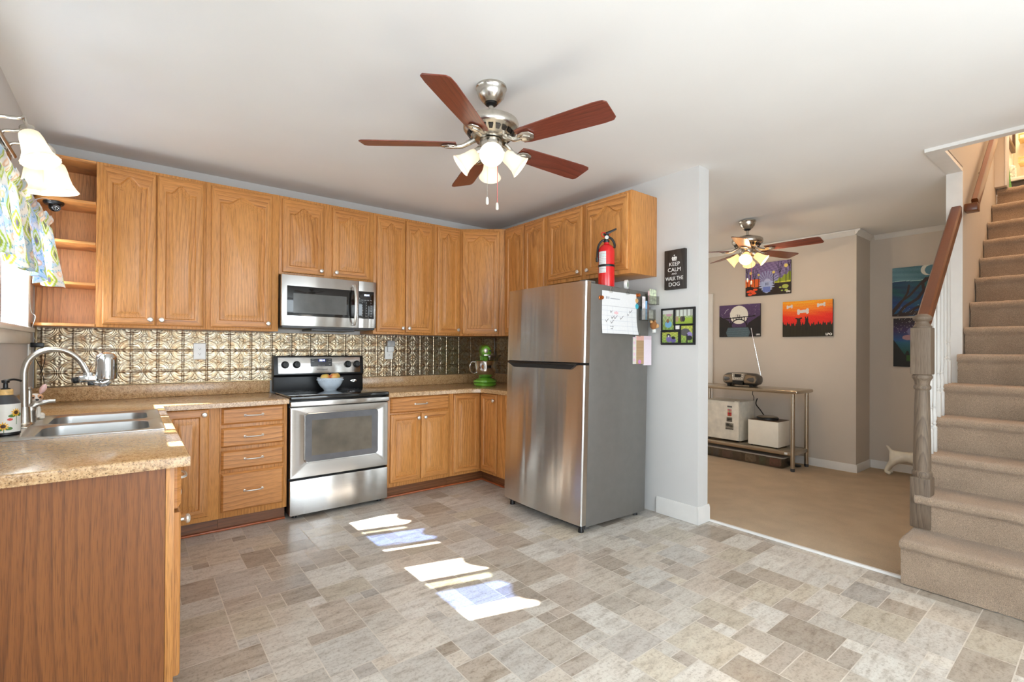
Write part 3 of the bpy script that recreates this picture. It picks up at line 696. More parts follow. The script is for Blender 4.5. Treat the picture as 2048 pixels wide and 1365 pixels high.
    def rr(i0, i1, j0, j1, r): return [(p[0], p[1]) for p in rrect(i0, i1, j0, j1, r, 0, 8)]
    wi = (.098, .677, .105, .478)
    loops(bm, [P(rr(0, dw, 0, dh, .004), -.600), P(rr(0, dw, 0, dh, .004), -.634), P(rr(.004, dw-.004, .004, dh-.004, .004), yf), P(rr(*wi, .03), yf), P(rr(wi[0]+.008, wi[1]-.008, wi[2]+.008, wi[3]-.008, .026), -.634)], cap0=True, cap1=True)
    d = obj('oven_door', bm, STEEL, t, ang=30)
    bm = NB(); loops(bm, [P(rr(wi[0]+.007, wi[1]-.007, wi[2]+.007, wi[3]-.007, .026), -.6342), P(rr(wi[0]+.008, wi[1]-.008, wi[2]+.008, wi[3]-.008, .026), -.6362)], cap0=True, cap1=True); w = obj('oven_window', bm, plain('smoky_oven_glass', (100, 100, 104), .07, var=.05, coat=.6), d)
    bm = NB(); bx(bm, (x0+.155, -.6372, .46), (x1-.14, -.6365, .725)); obj('window_view', bm, plain('oven_view_glass', (104, 96, 84), .07, var=.18, scale=5, coat=.6), d)
    bm = NB(); loops(bm, [P(rr(wi[0]-.002, wi[1]+.002, wi[2]-.002, wi[3]+.002, .032), yf-.0005), P(rr(wi[0], wi[1], wi[2], wi[3], .03), yf-.004), P(rr(wi[0]+.007, wi[1]-.007, wi[2]+.007, wi[3]-.007, .026), yf-.002)]); obj('window_trim', bm, CHROME, d)
    bm = NB(); bx(bm, (x0+.003, -.637, .030), (x1-.003, -.60, .288), .005); obj('storage_drawer', bm, STEEL, t)
    bm = NB()
    for fx in (x0+.05, x1-.05):
        for fy in (-.57, -.12): lathe(bm, [(.018, .001), (.018, .02), (.01, .036)], (fx, fy, 0), UP, 14)
    obj('levelling_foot', bm, BLACK, t)
stove()
def microwave():
    x0, x1, z0, z1, yf = 1.402, 2.160, 1.428, 1.838, -.40
    t = thing('microwave', 'stainless steel over-the-range microwave under the short wall cabinet', 'microwave', (1.78, -.2, z0))
    bm = NB(); bx(bm, (x0+.002, yf+.03, z0+.012), (x1-.002, -.004, z1), .002); obj('oven_body', bm, BLACK, t)
    bm = NB(); bx(bm, (x0+.01, yf+.012, z0-.004), (x1-.01, -.02, z0+.013), .003); bx(bm, (1.63, yf+.02, z0-.022), (1.98, -.10, z0-.003), .004); obj('vent_base', bm, DGREY, t)
    xd = 2.003
    bm = NB(); bx(bm, (x0, yf, z0+.012), (xd, yf+.031, z1), .004); d = obj('door', bm, STEEL, t)
    bm = NB(); bx(bm, (x0+.04, yf-.0025, z0+.092), (xd-.012, yf+.004, z0+.325), .002); w = obj('window', bm, BLACKG, d)
    bm = NB(); bx(bm, (x0+.085, yf-.0032, z0+.115), (xd-.10, yf-.0024, z0+.268)); obj('window_mesh', bm, plain('grey_microwave_screen', (88, 88, 86), .12, coat=.5), w)
    bm = NB(); pts = [(xd-.042, yf+.002, z0+.365), (xd-.042, yf-.03, z0+.358), (xd-.040, yf-.050, z0+.28), (xd-.040, yf-.055, z0+.20), (xd-.040, yf-.050, z0+.12), (xd-.042, yf-.03, z0+.048), (xd-.042, yf+.002, z0+.04)]
    tube(bm, smooth_path(pts, 5), .0115, 12); obj('handle', bm, KNOBM, d)
    bm = NB(); bx(bm, (xd+.002, yf, z0+.012), (x1, yf+.031, z1), .004); pn = obj('control_panel', bm, STEEL, t)
    bm = NB(); bx(bm, (xd+.004, yf-.0025, z0+.092), (x1-.022, yf+.004, z0+.325), .002); k = obj('keypad', bm, BLACKG, pn)
    text('clock_digits', '10:14', .021, (2.073, yf-.0035, z0+.292), X, UP, LED, k, bold=.0004)
    rows = [('Auto', 'Cook', 'Def', 'Pop'), ('1', '2', '3'), ('4', '5', '6'), ('7', '8', '9'), ('+30', '0', 'Hood'), ('Off', 'Pwr', 'Start'), ('Fan', 'Lock', 'Lite')]
    for r, row in enumerate(rows):
        for c, q in enumerate(row):
            text('key_legend', q, .010 if len(q) > 1 else .013, (2.035+c*.076/(len(row)-1), yf-.0031, z0+.250-r*.0225), X, UP, PRINTW, k, depth=.0003)
microwave()

FT = math.radians(1.45)          # the fridge leans back a little
def fridge():
    y0, y1 = -2.132, -1.262
    t = thing('refrigerator', 'tall stainless steel top-freezer refrigerator with notes stuck on its side', 'refrigerator', (3.25, (y0+y1)/2, 0))
    M = Matrix.Translation((2.885, 0, .03)) @ Matrix.Rotation(FT, 4, 'Y') @ Matrix.Translation((-2.885, 0, -.03))
    def fo(name, bm, m, p, **kw): bm.transform(M); return obj(name, bm, m, p, **kw)
    xf, xb = 2.888, 2.955
    bm = NB(); bx(bm, (xb, y0+.004, .045), (3.612, y1-.004, 1.735), .006); fo('fridge_body', bm, FRSIDE, t)
    def dr(name, z0, z1):
        bm = NB(); n = 18; ys = [y0+(y1-y0)*k/n for k in range(n+1)]
        crown = lambda y: .014*(1-((y-(y0+y1)/2)/((y1-y0)/2))**2)
        front = [(xf+.014-crown(y), y) for y in ys]; front[0] = (xf+.022, y0); front[-1] = (xf+.022, y1); front.insert(1, (xf+.0145, y0+.008)); front.insert(-1, (xf+.0145, y1-.008))
        prism(bm, [(a, b, z0) for a, b in front]+[(xb-.006, y1, z0), (xb-.006, y0, z0)], (0, 0, z1-z0))
        return bm
    fz = fo('freezer_door', dr('f', 1.178, 1.744), FRSTEEL, t, ang=25); fd = fo('fridge_door', dr('d', .062, 1.160), FRSTEEL, t, ang=25)
    bm = NB(); bx(bm, (xf+.03, y0+.004, 1.150), (xb-.004, y1-.004, 1.18)); fo('door_gap', bm, BLACK, t)
    bm = NB(); yc = (y0+y1)/2
    prism(bm, [(xf-.0025, y1-.025, 1.166), (xf-.0025, y1-.11, 1.128), (xf-.0025, y0+.12, 1.128), (xf-.0025, y0+.065, 1.166)], (.03, 0, 0)); fo('handle_recess', bm, BLACK, fd)
    bm = NB(); bx(bm, (xf-.006, y0+.065, 1.158), (xf+.02, y1-.025, 1.170), .003); fo('handle_lip', bm, DARKMETAL, fd)
    bm = NB(); bx(bm, (xb-.05, y0+.01, 1.737), (xb+.05, y0+.07, 1.752), .004); fo('hinge_cover', bm, FRSIDE, t)
    bm = NB()
    for yy in (y0+.05, y1-.05):
        for xx in (xb+.0, 3.55): lathe(bm, [(.020, .001), (.020, .018), (.012, .05)], (xx, yy, 0), UP, 16)
    fo('levelling_foot', bm, BLACK, t)
    bm = NB(); bx(bm, (xb-.004, y0+.008, .03), (xb+.03, y1-.008, .062)); fo('base_grille', bm, DGREY, t)
    # round maker's mark and letters on the freezer door
    x = xf+.0095; c = V((x, y0+.185, 1.672)); bm = NB(); lathe(bm, [(.017, 0), (.017, .001)], c, NX, 28); bm.transform(M); mk = obj('maker_mark', bm, PRINTD, fz)
    bm = NB()
    for pts in ([(-.003, .009), (-.003, -.007), (.004, -.007)], [(.010, .001), (.004, .001)], ):
        for (a, b), (a2, b2) in zip(pts, pts[1:]): tube(bm, [c+V((-.0012, -a, b)), c+V((-.0012, -a2, b2))], .0012, 6)
    lathe(bm, [(.0022, 0), (.0022, .0008)], c+V((-.0008, .006, .006)), NX, 10)
    fo('maker_mark_lines', bm, WHITE, mk)
    tx = text('maker_letters', 'LG', .038, (0, 0, 0), (0, -1, 0), UP, PRINTD, fz); tx.data.transform(M @ Matrix.Translation((x-.001, y0+.125, 1.672)) @ Matrix.Translation(wpos(fz)))
    tx.data.transform(Matrix.Translation(-wpos(fz)))
    return M
FM = fridge()
FSY = -2.1285                                   # side skin of the fridge
def side(x, z, d=.001): return V((x+math.tan(FT)*(z-.03), FSY-d, z))
# ------------------------------------------------------------------ things stuck on or standing on the fridge
def calendar():
    rnd = random.Random(3)
    t = thing('wall_planner', 'white handwritten planner sheet clipped to the side of the fridge', 'paper', side(3.25, 1.38))
    def f(u, v):
        r = np.full_like(u, .90); g = np.full_like(u, .90); b = np.full_like(u, .905)
        def ink(m, c):
            for A, k in zip((r, g, b), c): A[m] = k
        for k in range(6): ink(np.abs(v-(.08+k*.115)) < .0035, (.80, .81, .84))
        for k in range(1, 7): ink((np.abs(u-k/7) < .003) & (v < .66), (.80, .81, .84))
        ink((np.abs(v-.655) < .004), (.7, .7, .72))
        for x, y, s in ((.25, .50, .5), (.80, .53, 1.), (.74, .46, .4), (.28, .36, .9), (.36, .36, 1.), (.53, .36, 1.), (.12, .28, .9), (.26, .25, 1.1)):
            L = .07*s; d = np.abs((u-x)*1-(v-y)*.9)
            ink((d < .008) & (u > x-.01) & (u < x+L), (.25, .25, .27)); ink((np.abs((u-x)+(v-y)*.6) < .007) & (u > x-.025) & (u < x), (.25, .25, .27))
        ink((np.hypot((u-.40)/.06, (v-.50)/.035) < 1) & (np.sin(u*160) > -.2), (.90, .62, .66))
        for x in (.12, .14, .165, .19): ink((np.abs(u-x) < .006) & (v > .81) & (v < .87), (.45, .46, .50))
        for k in range(8): ink((np.abs(v-.83-.006*np.sin(u*70+k)) < .004) & (u > .23) & (u < .5), (.62, .63, .66))
        for x, y in ((.24, .17), (.29, .165), (.26, .115)): ink((np.abs(u-x) < .025) & (np.abs(v-y) < .010) & (np.sin(u*220+v*90) > -.3), (.2, .2, .22))
        return r, g, b
    bm = NB(); o = side(3.068, 1.385, .0015)
    nx, nz = 40, 40; w, h = .385, .305
    u, v = np.meshgrid(np.linspace(0, 1, 140), np.linspace(0, 1, 110))
    curl = .018*np.clip(1-v*2.2, 0, 1)**2*(.4+.6*u)
    P = np.stack([o.x+u*w+math.tan(FT)*v*h*.6+.012*u*(1-v), o.y-.001-curl, o.z+v*h-.004*u], -1)
    bm.free(); C = np.stack(f(u, v), -1); me = grid_mesh('planner_sheet', P, C); p = mesh_obj('planner_sheet', me, PRINT, t)
    md = p.modifiers.new('thick', 'SOLIDIFY'); md.thickness = .0008; md.offset = 1
    for cx_ in (3.155, 3.345):
        bm = NB(); c = side(cx_, 1.69, .003)
        bx(bm, (c.x-.018, c.y-.006, c.z-.012), (c.x+.018, c.y, c.z+.006), .002); tube(bm, [c+V((-.012, -.004, .004)), c+V((-.010, -.012, .024)), c+V((0, -.012, .03)), c+V((.010, -.012, .024)), c+V((.012, -.004, .004))], .0022, 6)
        obj('clip', bm, CLEARP, t)
calendar()
def magnet(label, x, z, r, m, knob_=True):
    bm = NB(); c = side(x, z, .0005)
    if knob_: lathe(bm, [(r, 0), (r, .004), (r*.5, .008), (r*.5, .013), (r*.85, .018), (r*.8, .024), (r*.3, .026)], c, NY, 20)
    else: lathe(bm, [(r, 0), (r, .005), (r*.85, .008), (r*.3, .009)], c, NY, 24)
    tag(obj('fridge_magnet', bm, m, None, c), label, 'magnet', None)
COPPER = plain('copper_magnet', (206, 118, 62), .28, .9)
magnet('copper push-pin magnet at the left edge of the white planner sheet', 3.048, 1.635, .016, COPPER)
magnet('copper push-pin magnet high on the fridge side beside the clear holders', 3.462, 1.682, .015, COPPER)
magnet('tan wooden button magnet right of the planner, above the blue magnet', 3.455, 1.64, .017, plain('tan_wooden_magnet', (204, 158, 104), .5), False)
magnet('round turquoise magnet right of the planner sheet on the fridge side', 3.458, 1.597, .019, plain('turquoise_magnet', (62, 166, 186), .35), False)
def bin_(label, x0, z0, w, h, dp, items):
    c = side(x0+w/2, z0); t = thing('magnetic_bin', label, 'holder', c)
    bm = NB(); a = side(x0, z0, .001); th = .0025
    bx(bm, (a.x, a.y-th, a.z), (a.x+w, a.y, a.z+h*1.25), .0008); bx(bm, (a.x, a.y-dp, a.z), (a.x+w, a.y-dp+th, a.z+h), .0008)
    bx(bm, (a.x, a.y-dp+th, a.z), (a.x+th, a.y-th, a.z+h), .0008); bx(bm, (a.x+w-th, a.y-dp+th, a.z), (a.x+w, a.y-th, a.z+h), .0008); bx(bm, (a.x+th, a.y-dp+th, a.z), (a.x+w-th, a.y-th, a.z+th))
    obj('bin_shell', bm, CLEARP, t)
    for name, dx, dz, ww, hh, m, lab, cat in items:
        bm = NB(); q = V((a.x+dx, a.y-dp*.6, a.z+th+dz)); bx(bm, (q.x, q.y-.004, q.z), (q.x+ww, q.y+.004, q.z+hh), .0015)
        tag(obj(name, bm, m, None, q), lab, cat)
bin_('clear magnetic bin holding seed packets, uppermost on the fridge side', 3.56, 1.62, .125, .065, .045,
     [('paper_packet', .02, 0, .085, .115, plain('green_printed_packet', (196, 206, 176), .5, var=.25, scale=40), 'white and green printed packet in the upper clear bin', 'packet'), ('paper_card', .004, .0, .014, .10, plain('pink_paper_card', (226, 190, 190), .6), 'pink card standing in the upper clear bin', 'card')])
bin_('clear magnetic bin with pens and gift cards, lower on the fridge side', 3.485, 1.495, .15, .085, .05,
     [('highlighter_pen', .045, 0, .018, .145, plain('light_blue_marker', (132, 182, 226), .4), 'light blue marker pen standing in the lower clear bin', 'pen'), ('striped_paper', .008, 0, .032, .175, plain('pink_white_paper', (232, 222, 224), .6, var=.12, scale=50), 'tall white and pink paper strip in the lower clear bin', 'paper'),
      ('gift_card', .085, .012, .055, .062, plain('pale_grey_card', (208, 208, 200), .5, var=.08, scale=60), 'pale grey tag card tilted in the lower clear bin', 'card'), ('lip_balm', .068, 0, .016, .12, plain('brown_item', (120, 86, 72), .5), 'brown lip balm stick in the lower clear bin', 'stick')])
t = thing('animal_magnet', 'small brown plush animal clip on the fridge side under the clear bins', 'magnet', side(3.635, 1.45))
PL = plain('brown_plush', (150, 98, 52), .9, bump=.5, bscale=120); PL2 = plain('tan_plush', (206, 160, 108), .9, bump=.5, bscale=120)
c = side(3.635, 1.46, .03); bm = NB(); ball(bm, c, .030, (1, .8, 1.15)); obj('body', bm, PL, t)
bm = NB(); ball(bm, c+V((.022, -.014, -.006)), .018); obj('head', bm, PL2, t)
bm = NB(); ball(bm, c+V((-.03, 0, .026)), .012); ball(bm, c+V((.012, 0, .034)), .012); obj('ear', bm, PL2, t)
bm = NB(); bx(bm, (c.x-.006, c.y-.012, c.z-.058), (c.x+.018, c.y+.010, c.z-.030), .003); obj('clip', bm, WHITE, t)
def notepad(label, x0, z0, w, h, d, m1, f):
    c = side(x0+w/2, z0); t = thing('notepad', label, 'notepad', c)
    a = side(x0, z0, .001); bm = NB(); bx(bm, (a.x, a.y-d, a.z), (a.x+w, a.y, a.z+h), .001); p = obj('paper_block', bm, m1, t)
    art('printed_sheet', (a.x, a.y-d-.0006, a.z), X, UP, w, h, 40, 90, f, PRINT, t)
def padA(u, v):
    ln = (np.sin(v*120) > .82) & (v < .8) & (v > .18)
    r = np.where(v > .84, .86, .70-.10*ln); g = np.where(v > .84, .66+.1*np.sin(u*60), .58-.10*ln); b = np.where(v > .84, .62, .44-.10*ln)
    fl = np.hypot((u-.45)/.2, (v-.08)/.07) < 1; return np.where(fl, .76, r), np.where(fl, .50, g), np.where(fl, .74, b)
def padB(u, v):
    t_ = v > .87; return np.where(t_, .90-.08*(np.sin(u*40) > .3), .90)+0*u, np.where(t_, .78, .845)+0*u, np.where(t_, .82, .88)+0*u
PAPER = plain('white_paper', (232, 230, 226), .7, var=.01)
notepad('brown kraft lined notepad with pink flower hanging low on the fridge side', 3.452, 1.160, .092, .215, .012, PAPER, padA)
notepad('pale pink notepad hanging beside the kraft notepad on the fridge side', 3.548, 1.150, .094, .225, .010, PAPER, padB)
notepad('narrow white notepad half hidden behind the kraft notepad on the fridge side', 3.424, 1.160, .026, .205, .006, PAPER, lambda u, v: (.88+0*u, .80+.06*np.sin(v*30), .80+0*u))
bm = NB(); c = side(3.475, 1.385, .014); bx(bm, (c.x-.014, c.y-.006, c.z-.018), (c.x+.014, c.y+.012, c.z+.004), .002); tube(bm, [c+V((-.010, -.003, .002)), c+V((0, -.008, .030)), c+V((.010, -.003, .002))], .0022, 6)
tag(obj('magnetic_clip', bm, CLEARP, None, c), 'clear magnetic clip holding the kraft notepad', 'clip')
bm = NB(); c = V((3.432, -2.085, 1.7230)); a_ = (.45, -.89, 0)
lathe(bm, [(.020, -.012), (.036, -.012), (.037, -.009), (.037, .009), (.036, .012), (.020, .012)], c+V((0, 0, .0375)), a_, 32, mi=0, cap=False); lathe(bm, [(.0205, -.011), (.0205, .011)], c+V((0, 0, .0375)), a_, 28, mi=1)
tag(obj('tape_roll', bm, [WHITE, plain('green_tape_core', (108, 150, 104), .5)], None, c), 'white roll with a green centre standing on top of the fridge', 'roll')
def extinguisher():
    x, y, z = 3.262, -2.035, 1.7280; RED = plain('red_enamel', (214, 22, 26), .22, var=.02, coat=.4)
    t = thing('fire_extinguisher', 'red fire extinguisher with black handle standing on top of the fridge', 'fire extinguisher', (x, y, z))
    at = (x, y, z)
    bm = NB(); lathe(bm, [(.052, 0), (.059, .004), (.060, .012), (.060, .265), (.057, .285), (.047, .305), (.030, .318), (.020, .324), (.019, .340)], at, UP, 40); cyl = obj('cylinder', bm, RED, t)
    bm = NB(); lathe(bm, [(.0612, .150), (.0618, .151), (.0618, .166), (.0612, .167)], at, UP, 40, cap=False); obj('strap', bm, BLACK, t)
    R = V((x, y, z)); view = math.atan2(-2.386, -2.757)
    u, v = np.meshgrid(np.linspace(-1.35, .15, 40), np.linspace(.105, .262, 60)); th = view+u*.72-.15
    P = np.stack([x+.0606*np.cos(th), y+.0606*np.sin(th), z+v], -1)
    k = (np.sin(v*520) > .35) & (np.sin(u*23+v*90) > -.5); C = np.stack([np.where(k, .70, .90)]*3, -1); C[..., 0] = np.where((v > .225) & (v < .245), .82, C[..., 0])
    mesh_obj('instruction_label', grid_mesh('instruction_label', P, C), PRINT, cyl)
    bm = NB(); lathe(bm, [(.020, .335), (.022, .340), (.022, .352), (.014, .358), (.014, .385), (.018, .388), (.018, .398)], at, UP, 20); obj('valve', bm, BLACK, t)
    d = V((.78, -.63, 0)); o = R+V((0, 0, .392))
    bm = NB(); prism(bm, [o-d*.02+V((0, 0, 0)), o+d*.02+V((0, 0, .012)), o+d*.075+V((0, 0, .042)), o+d*.073+V((0, 0, .054)), o+d*.01+V((0, 0, .028)), o-d*.022+V((0, 0, .014))], V((.63, .78, 0))*.018, bev=.002); obj('lever', bm, BLACK, t)
    bm = NB(); tube(bm, smooth_path([o+d*.0+V((0, 0, -.01)), o+d*.04+V((0, 0, -.03)), o+d*.06+V((0, 0, -.07)), o+d*.058+V((0, 0, -.095))], 4), .009, 8); obj('carry_handle', bm, BLACK, t)
    bm = NB(); tube(bm, smooth_path([o-d*.0+V((0, 0, -.035)), o-d*.035+V((0, 0, -.045)), o-d*.062+V((0, 0, -.09)), o-d*.068+V((0, 0, -.17))], 6), .0085, 10); lathe(bm, [(.010, 0), (.012, .03)], o-d*.068+V((0, 0, -.20)), UP, 12); obj('hose', bm, BLACK, t)
    bm = NB(); c = o-d*.022+V((0, 0, .004)); pts = [c+(d*math.cos(q)+V((0, 0, 1))*math.sin(q))*.016 for q in np.linspace(0, 6.28, 18)]; tube(bm, pts, .003, 6, cap=False); tube(bm, [c+d*.016, c+d*.05], .003, 6); obj('safety_pin', bm, RED, t)
    bm = NB(); lathe(bm, [(.014, 0), (.014, .008)], R+V((0, 0, .37))+V((-.012, -.012, 0)), (-.7, -.7, 0), 18); obj('gauge', bm, CHROME, t)
extinguisher()
# ------------------------------------------------------------------ ceiling fans
def make_fan(label, at, shade, bulb, rot, blade_mat, seed_lit):
    t = thing('ceiling_fan', label, 'ceiling fan', at, None); O = V(at)
    def L(name, prof, m, p, seg=40, **k):
        bm = NB(); lathe(bm, prof, O, UP, seg, **k); return obj(name, bm, m, p)
    L('canopy', [(.078, -.001), (.080, -.012), (.074, -.020), (.073, -.030), (.066, -.052), (.048, -.074), (.040, -.080), (.036, -.084)], NICKEL, t)
    L('rod_collar', [(.028, -.078), (.030, -.092), (.016, -.100)], BLACK, t)
    L('downrod', [(.0125, -.085), (.0125, -.150)], NICKEL, t, 20)
    mh = L('motor_housing', [(.02, -.142), (.040, -.146), (.075, -.156), (.120, -.172), (.138, -.182), (.143, -.196), (.143, -.218), (.136, -.228), (.120, -.236), (.100, -.262), (.085, -.270), (.05, -.272)], NICKEL, t)
    bm = NB()
    for k in range(20):
        a = 2*math.pi*k/20; c = O+V((math.cos(a)*.1135, math.sin(a)*.1135, -.2485)); u = V((-math.sin(a), math.cos(a), 0)); w = V((-math.cos(a)*.60, -math.sin(a)*.60, -.8)); n_ = u.cross(w)
        n_ = n_ if n_.dot(V((math.cos(a), math.sin(a), 0))) > 0 else -n_
        prism(bm, [c-u*.013-w*.010, c+u*.013-w*.010, c+u*.008+w*.012, c-u*.008+w*.012], n_*.004)
    obj('vent_slot', bm, DARKMETAL, mh)
    L('switch_housing', [(.030, -.270), (.055, -.276), (.058, -.285), (.058, -.318), (.052, -.330), (.045, -.345), (.040, -.352), (.02, -.356)], NICKEL, t)
    for k in range(5):
        a = rot+2*math.pi*k/5; d = V((math.cos(a), math.sin(a), 0)); s = V((-math.sin(a), math.cos(a), 0)); z = -.300
        tl = math.radians(-13); sv = (s*math.cos(tl)+V((0, 0, 1))*math.sin(tl)).normalized(); nv = d.cross(sv)
        c = O+V((0, 0, z)); pr = [(.175, .050), (.21, .058), (.40, .066), (.60, .072), (.645, .068), (.660, .052)]
        pts = [c+d*r_+sv*w_ for r_, w_ in pr]+[c+d*r_-sv*w_ for r_, w_ in reversed(pr)]
        bm = NB(); prism(bm, pts, nv*.006, bev=.0018, seg=1)
        b = obj('blade', bm, blade_mat, t)
        b.data.transform(Matrix.Rotation(-a, 4, 'Z')); b.rotation_euler.z = a      # grain runs along each blade
        bm = NB(); zc = c-nv*.003
        prism(bm, [zc+d*.165+sv*.006, zc+d*.185+sv*.030, zc+d*.215+sv*.036, zc+d*.245+sv*.028, zc+d*.262, zc+d*.245-sv*.028, zc+d*.215-sv*.036, zc+d*.185-sv*.030, zc+d*.165-sv*.006], -nv*.008, bev=.003)
        prism(bm, [zc-nv*.008+d*.185+sv*.012, zc-nv*.008+d*.212+sv*.022, zc-nv*.008+d*.240, zc-nv*.008+d*.212-sv*.022, zc-nv*.008+d*.185-sv*.012], -nv*.006, bev=.002)
        tube(bm, smooth_path([O+d*.085+V((0, 0, -.272)), O+d*.12+V((0, 0, -.292)), O+d*.15+V((0, 0, -.306)), O+d*.19+V((0, 0, -.309))], 5), [.014]*6+[.012]*6+[.011]*4, 10)
        # part of the blade: express it in the blade's own (turned) frame
        bmesh.ops.recalc_face_normals(bm, faces=bm.faces)
        bm.transform(Matrix.Rotation(-a, 4, 'Z') @ Matrix.Translation(-O)); bm.transform(Matrix.Translation(O))
        obj('blade_iron', bm, NICKEL, b)
    pos = []
    for k in range(4):
        a = math.radians(seed_lit)+math.pi/2*k; d = V((math.cos(a), math.sin(a), 0)); ax = (d*.80+V((0, 0, -.62))).normalized(); c = O+d*.062+V((0, 0, -.338))
        bm = NB(); lathe(bm, [(.024, -.022), (.027, -.018), (.027, .010), (.024, .016)], c, ax, 20); ft = obj('lamp_socket', bm, NICKEL, t)
        bm = NB(); lathe(bm, [(.024, .010), (.030, .014), (.034, .030), (.037, .060), (.044, .090), (.055, .112), (.060, .118), (.0585, .1185), (.053, .111), (.0425, .090), (.0355, .060), (.0325, .030), (.024, .0145)], c, ax, 32, cap=False)
        obj('lamp_shade', bm, shade, t, ang=60)
        bm = NB(); lathe(bm, [(.010, .015), (.013, .03), (.022, .055), (.025, .070), (.022, .085), (.012, .094), (.002, .097)], c, ax, 20); obj('bulb', bm, bulb, t)
        pos.append(c+ax*.11)
    CORD = plain('pink_pull_cord', (212, 108, 104), .6)
    for i, (dx, dy, zl, m) in enumerate(((.020, -.03, -.60, CORD), (-.035, -.02, -.58, NICKEL))):
        bm = NB(); tube(bm, [O+V((dx, dy, -.345)), O+V((dx, dy, zl))], .0016 if i == 0 else .0008, 6); p = obj('pull_chain', bm, m, t)
        bm = NB(); lathe(bm, [(.003, .002), (.007, -.004), (.008, -.03), (.005, -.036), (.001, -.037)], O+V((dx, dy, zl)), UP, 14); obj('chain_weight', bm, plain('frosted_pull_weight', (214, 210, 200), .3), p)
    return t, pos
R_ = math.radians
kf, kp = make_fan('brushed nickel ceiling fan with five cherry blades and four lit shades over the kitchen floor', (1.940, -2.405, H), SHADE, BULB, R_(71), CHERRY, 236)
CHERRY2 = CHERRY
lf, lp = make_fan('brushed nickel ceiling fan with warm lit shades in the room beyond the partition', (5.31, -2.09, H-.052), SHADEW, BULBW, R_(-16), CHERRY2, 200)
for i, p in enumerate(kp): lamp('kitchen_fan_lamp', 'POINT', p, .28, (1, .95, .87), shadow_soft_size=.03)
for i, p in enumerate(lp): lamp('living_fan_lamp', 'POINT', p, 3.6, (1, .74, .46), shadow_soft_size=.03)

# ------------------------------------------------------------------ sconce over the sink windows
def sconce():
    t = thing('wall_sconce', 'brushed nickel three-arm sconce with lit ribbed glass shades above the curtain', 'wall lamp', (.01, -1.03, 2.22)); c0 = V((.01, -1.03, 2.22))
    bm = NB(); lathe(bm, [(.058, -.008), (.060, .0), (.056, .012), (.044, .020)], c0, X, 32); obj('wall_plate', bm, NICKEL, t)
    bm = NB(); tube(bm, [(.035, -1.50, 2.22), (.035, -.97, 2.22)], .011, 12); obj('cross_bar', bm, NICKEL, t)
    SH = [((.150, -1.46, 2.190), (.30, -.22, -.9)), ((.214, -1.285, 2.12), (.16, .0, -1)), ((.128, -1.11, 2.15), (-.02, .05, -1))]
    for i, (c, ax) in enumerate(SH):
        c = V(c); ax = V(ax).normalized(); yb = max(-1.5, min(-.98, c.y))
        bm = NB(); tube(bm, smooth_path([(.035, yb, 2.22), (.045, yb, 2.24), (.075, yb+.005, 2.25), (.12, c.y-.0, 2.255), tuple(c-ax*.070+V((0, 0, .012))), tuple(c-ax*.040)], 6), .0075, 10); lathe(bm, [(.012, -.045), (.026, -.036), (.028, -.012), (.024, 0)], c, ax, 20); a = obj('arm', bm, NICKEL, t)
        bm = NB(); lathe(bm, [(.026, -.014), (.036, -.004), (.041, .02), (.044, .05), (.050, .085), (.062, .112), (.070, .124), (.068, .125), (.059, .112), (.047, .085), (.041, .05), (.038, .02), (.026, -.008)], c, ax, 72, cap=False, rib=.018, ribn=18)
        obj('lamp_shade', bm, SCONCEG, t, ang=60)
        bm = NB(); ball(bm, c+ax*.055, .028, (1, 1, 1.15)); obj('bulb', bm, BULB, t)
        lamp('sconce_lamp', 'POINT', c+ax*.115, .5, (1, .92, .8), shadow_soft_size=.03)
sconce()
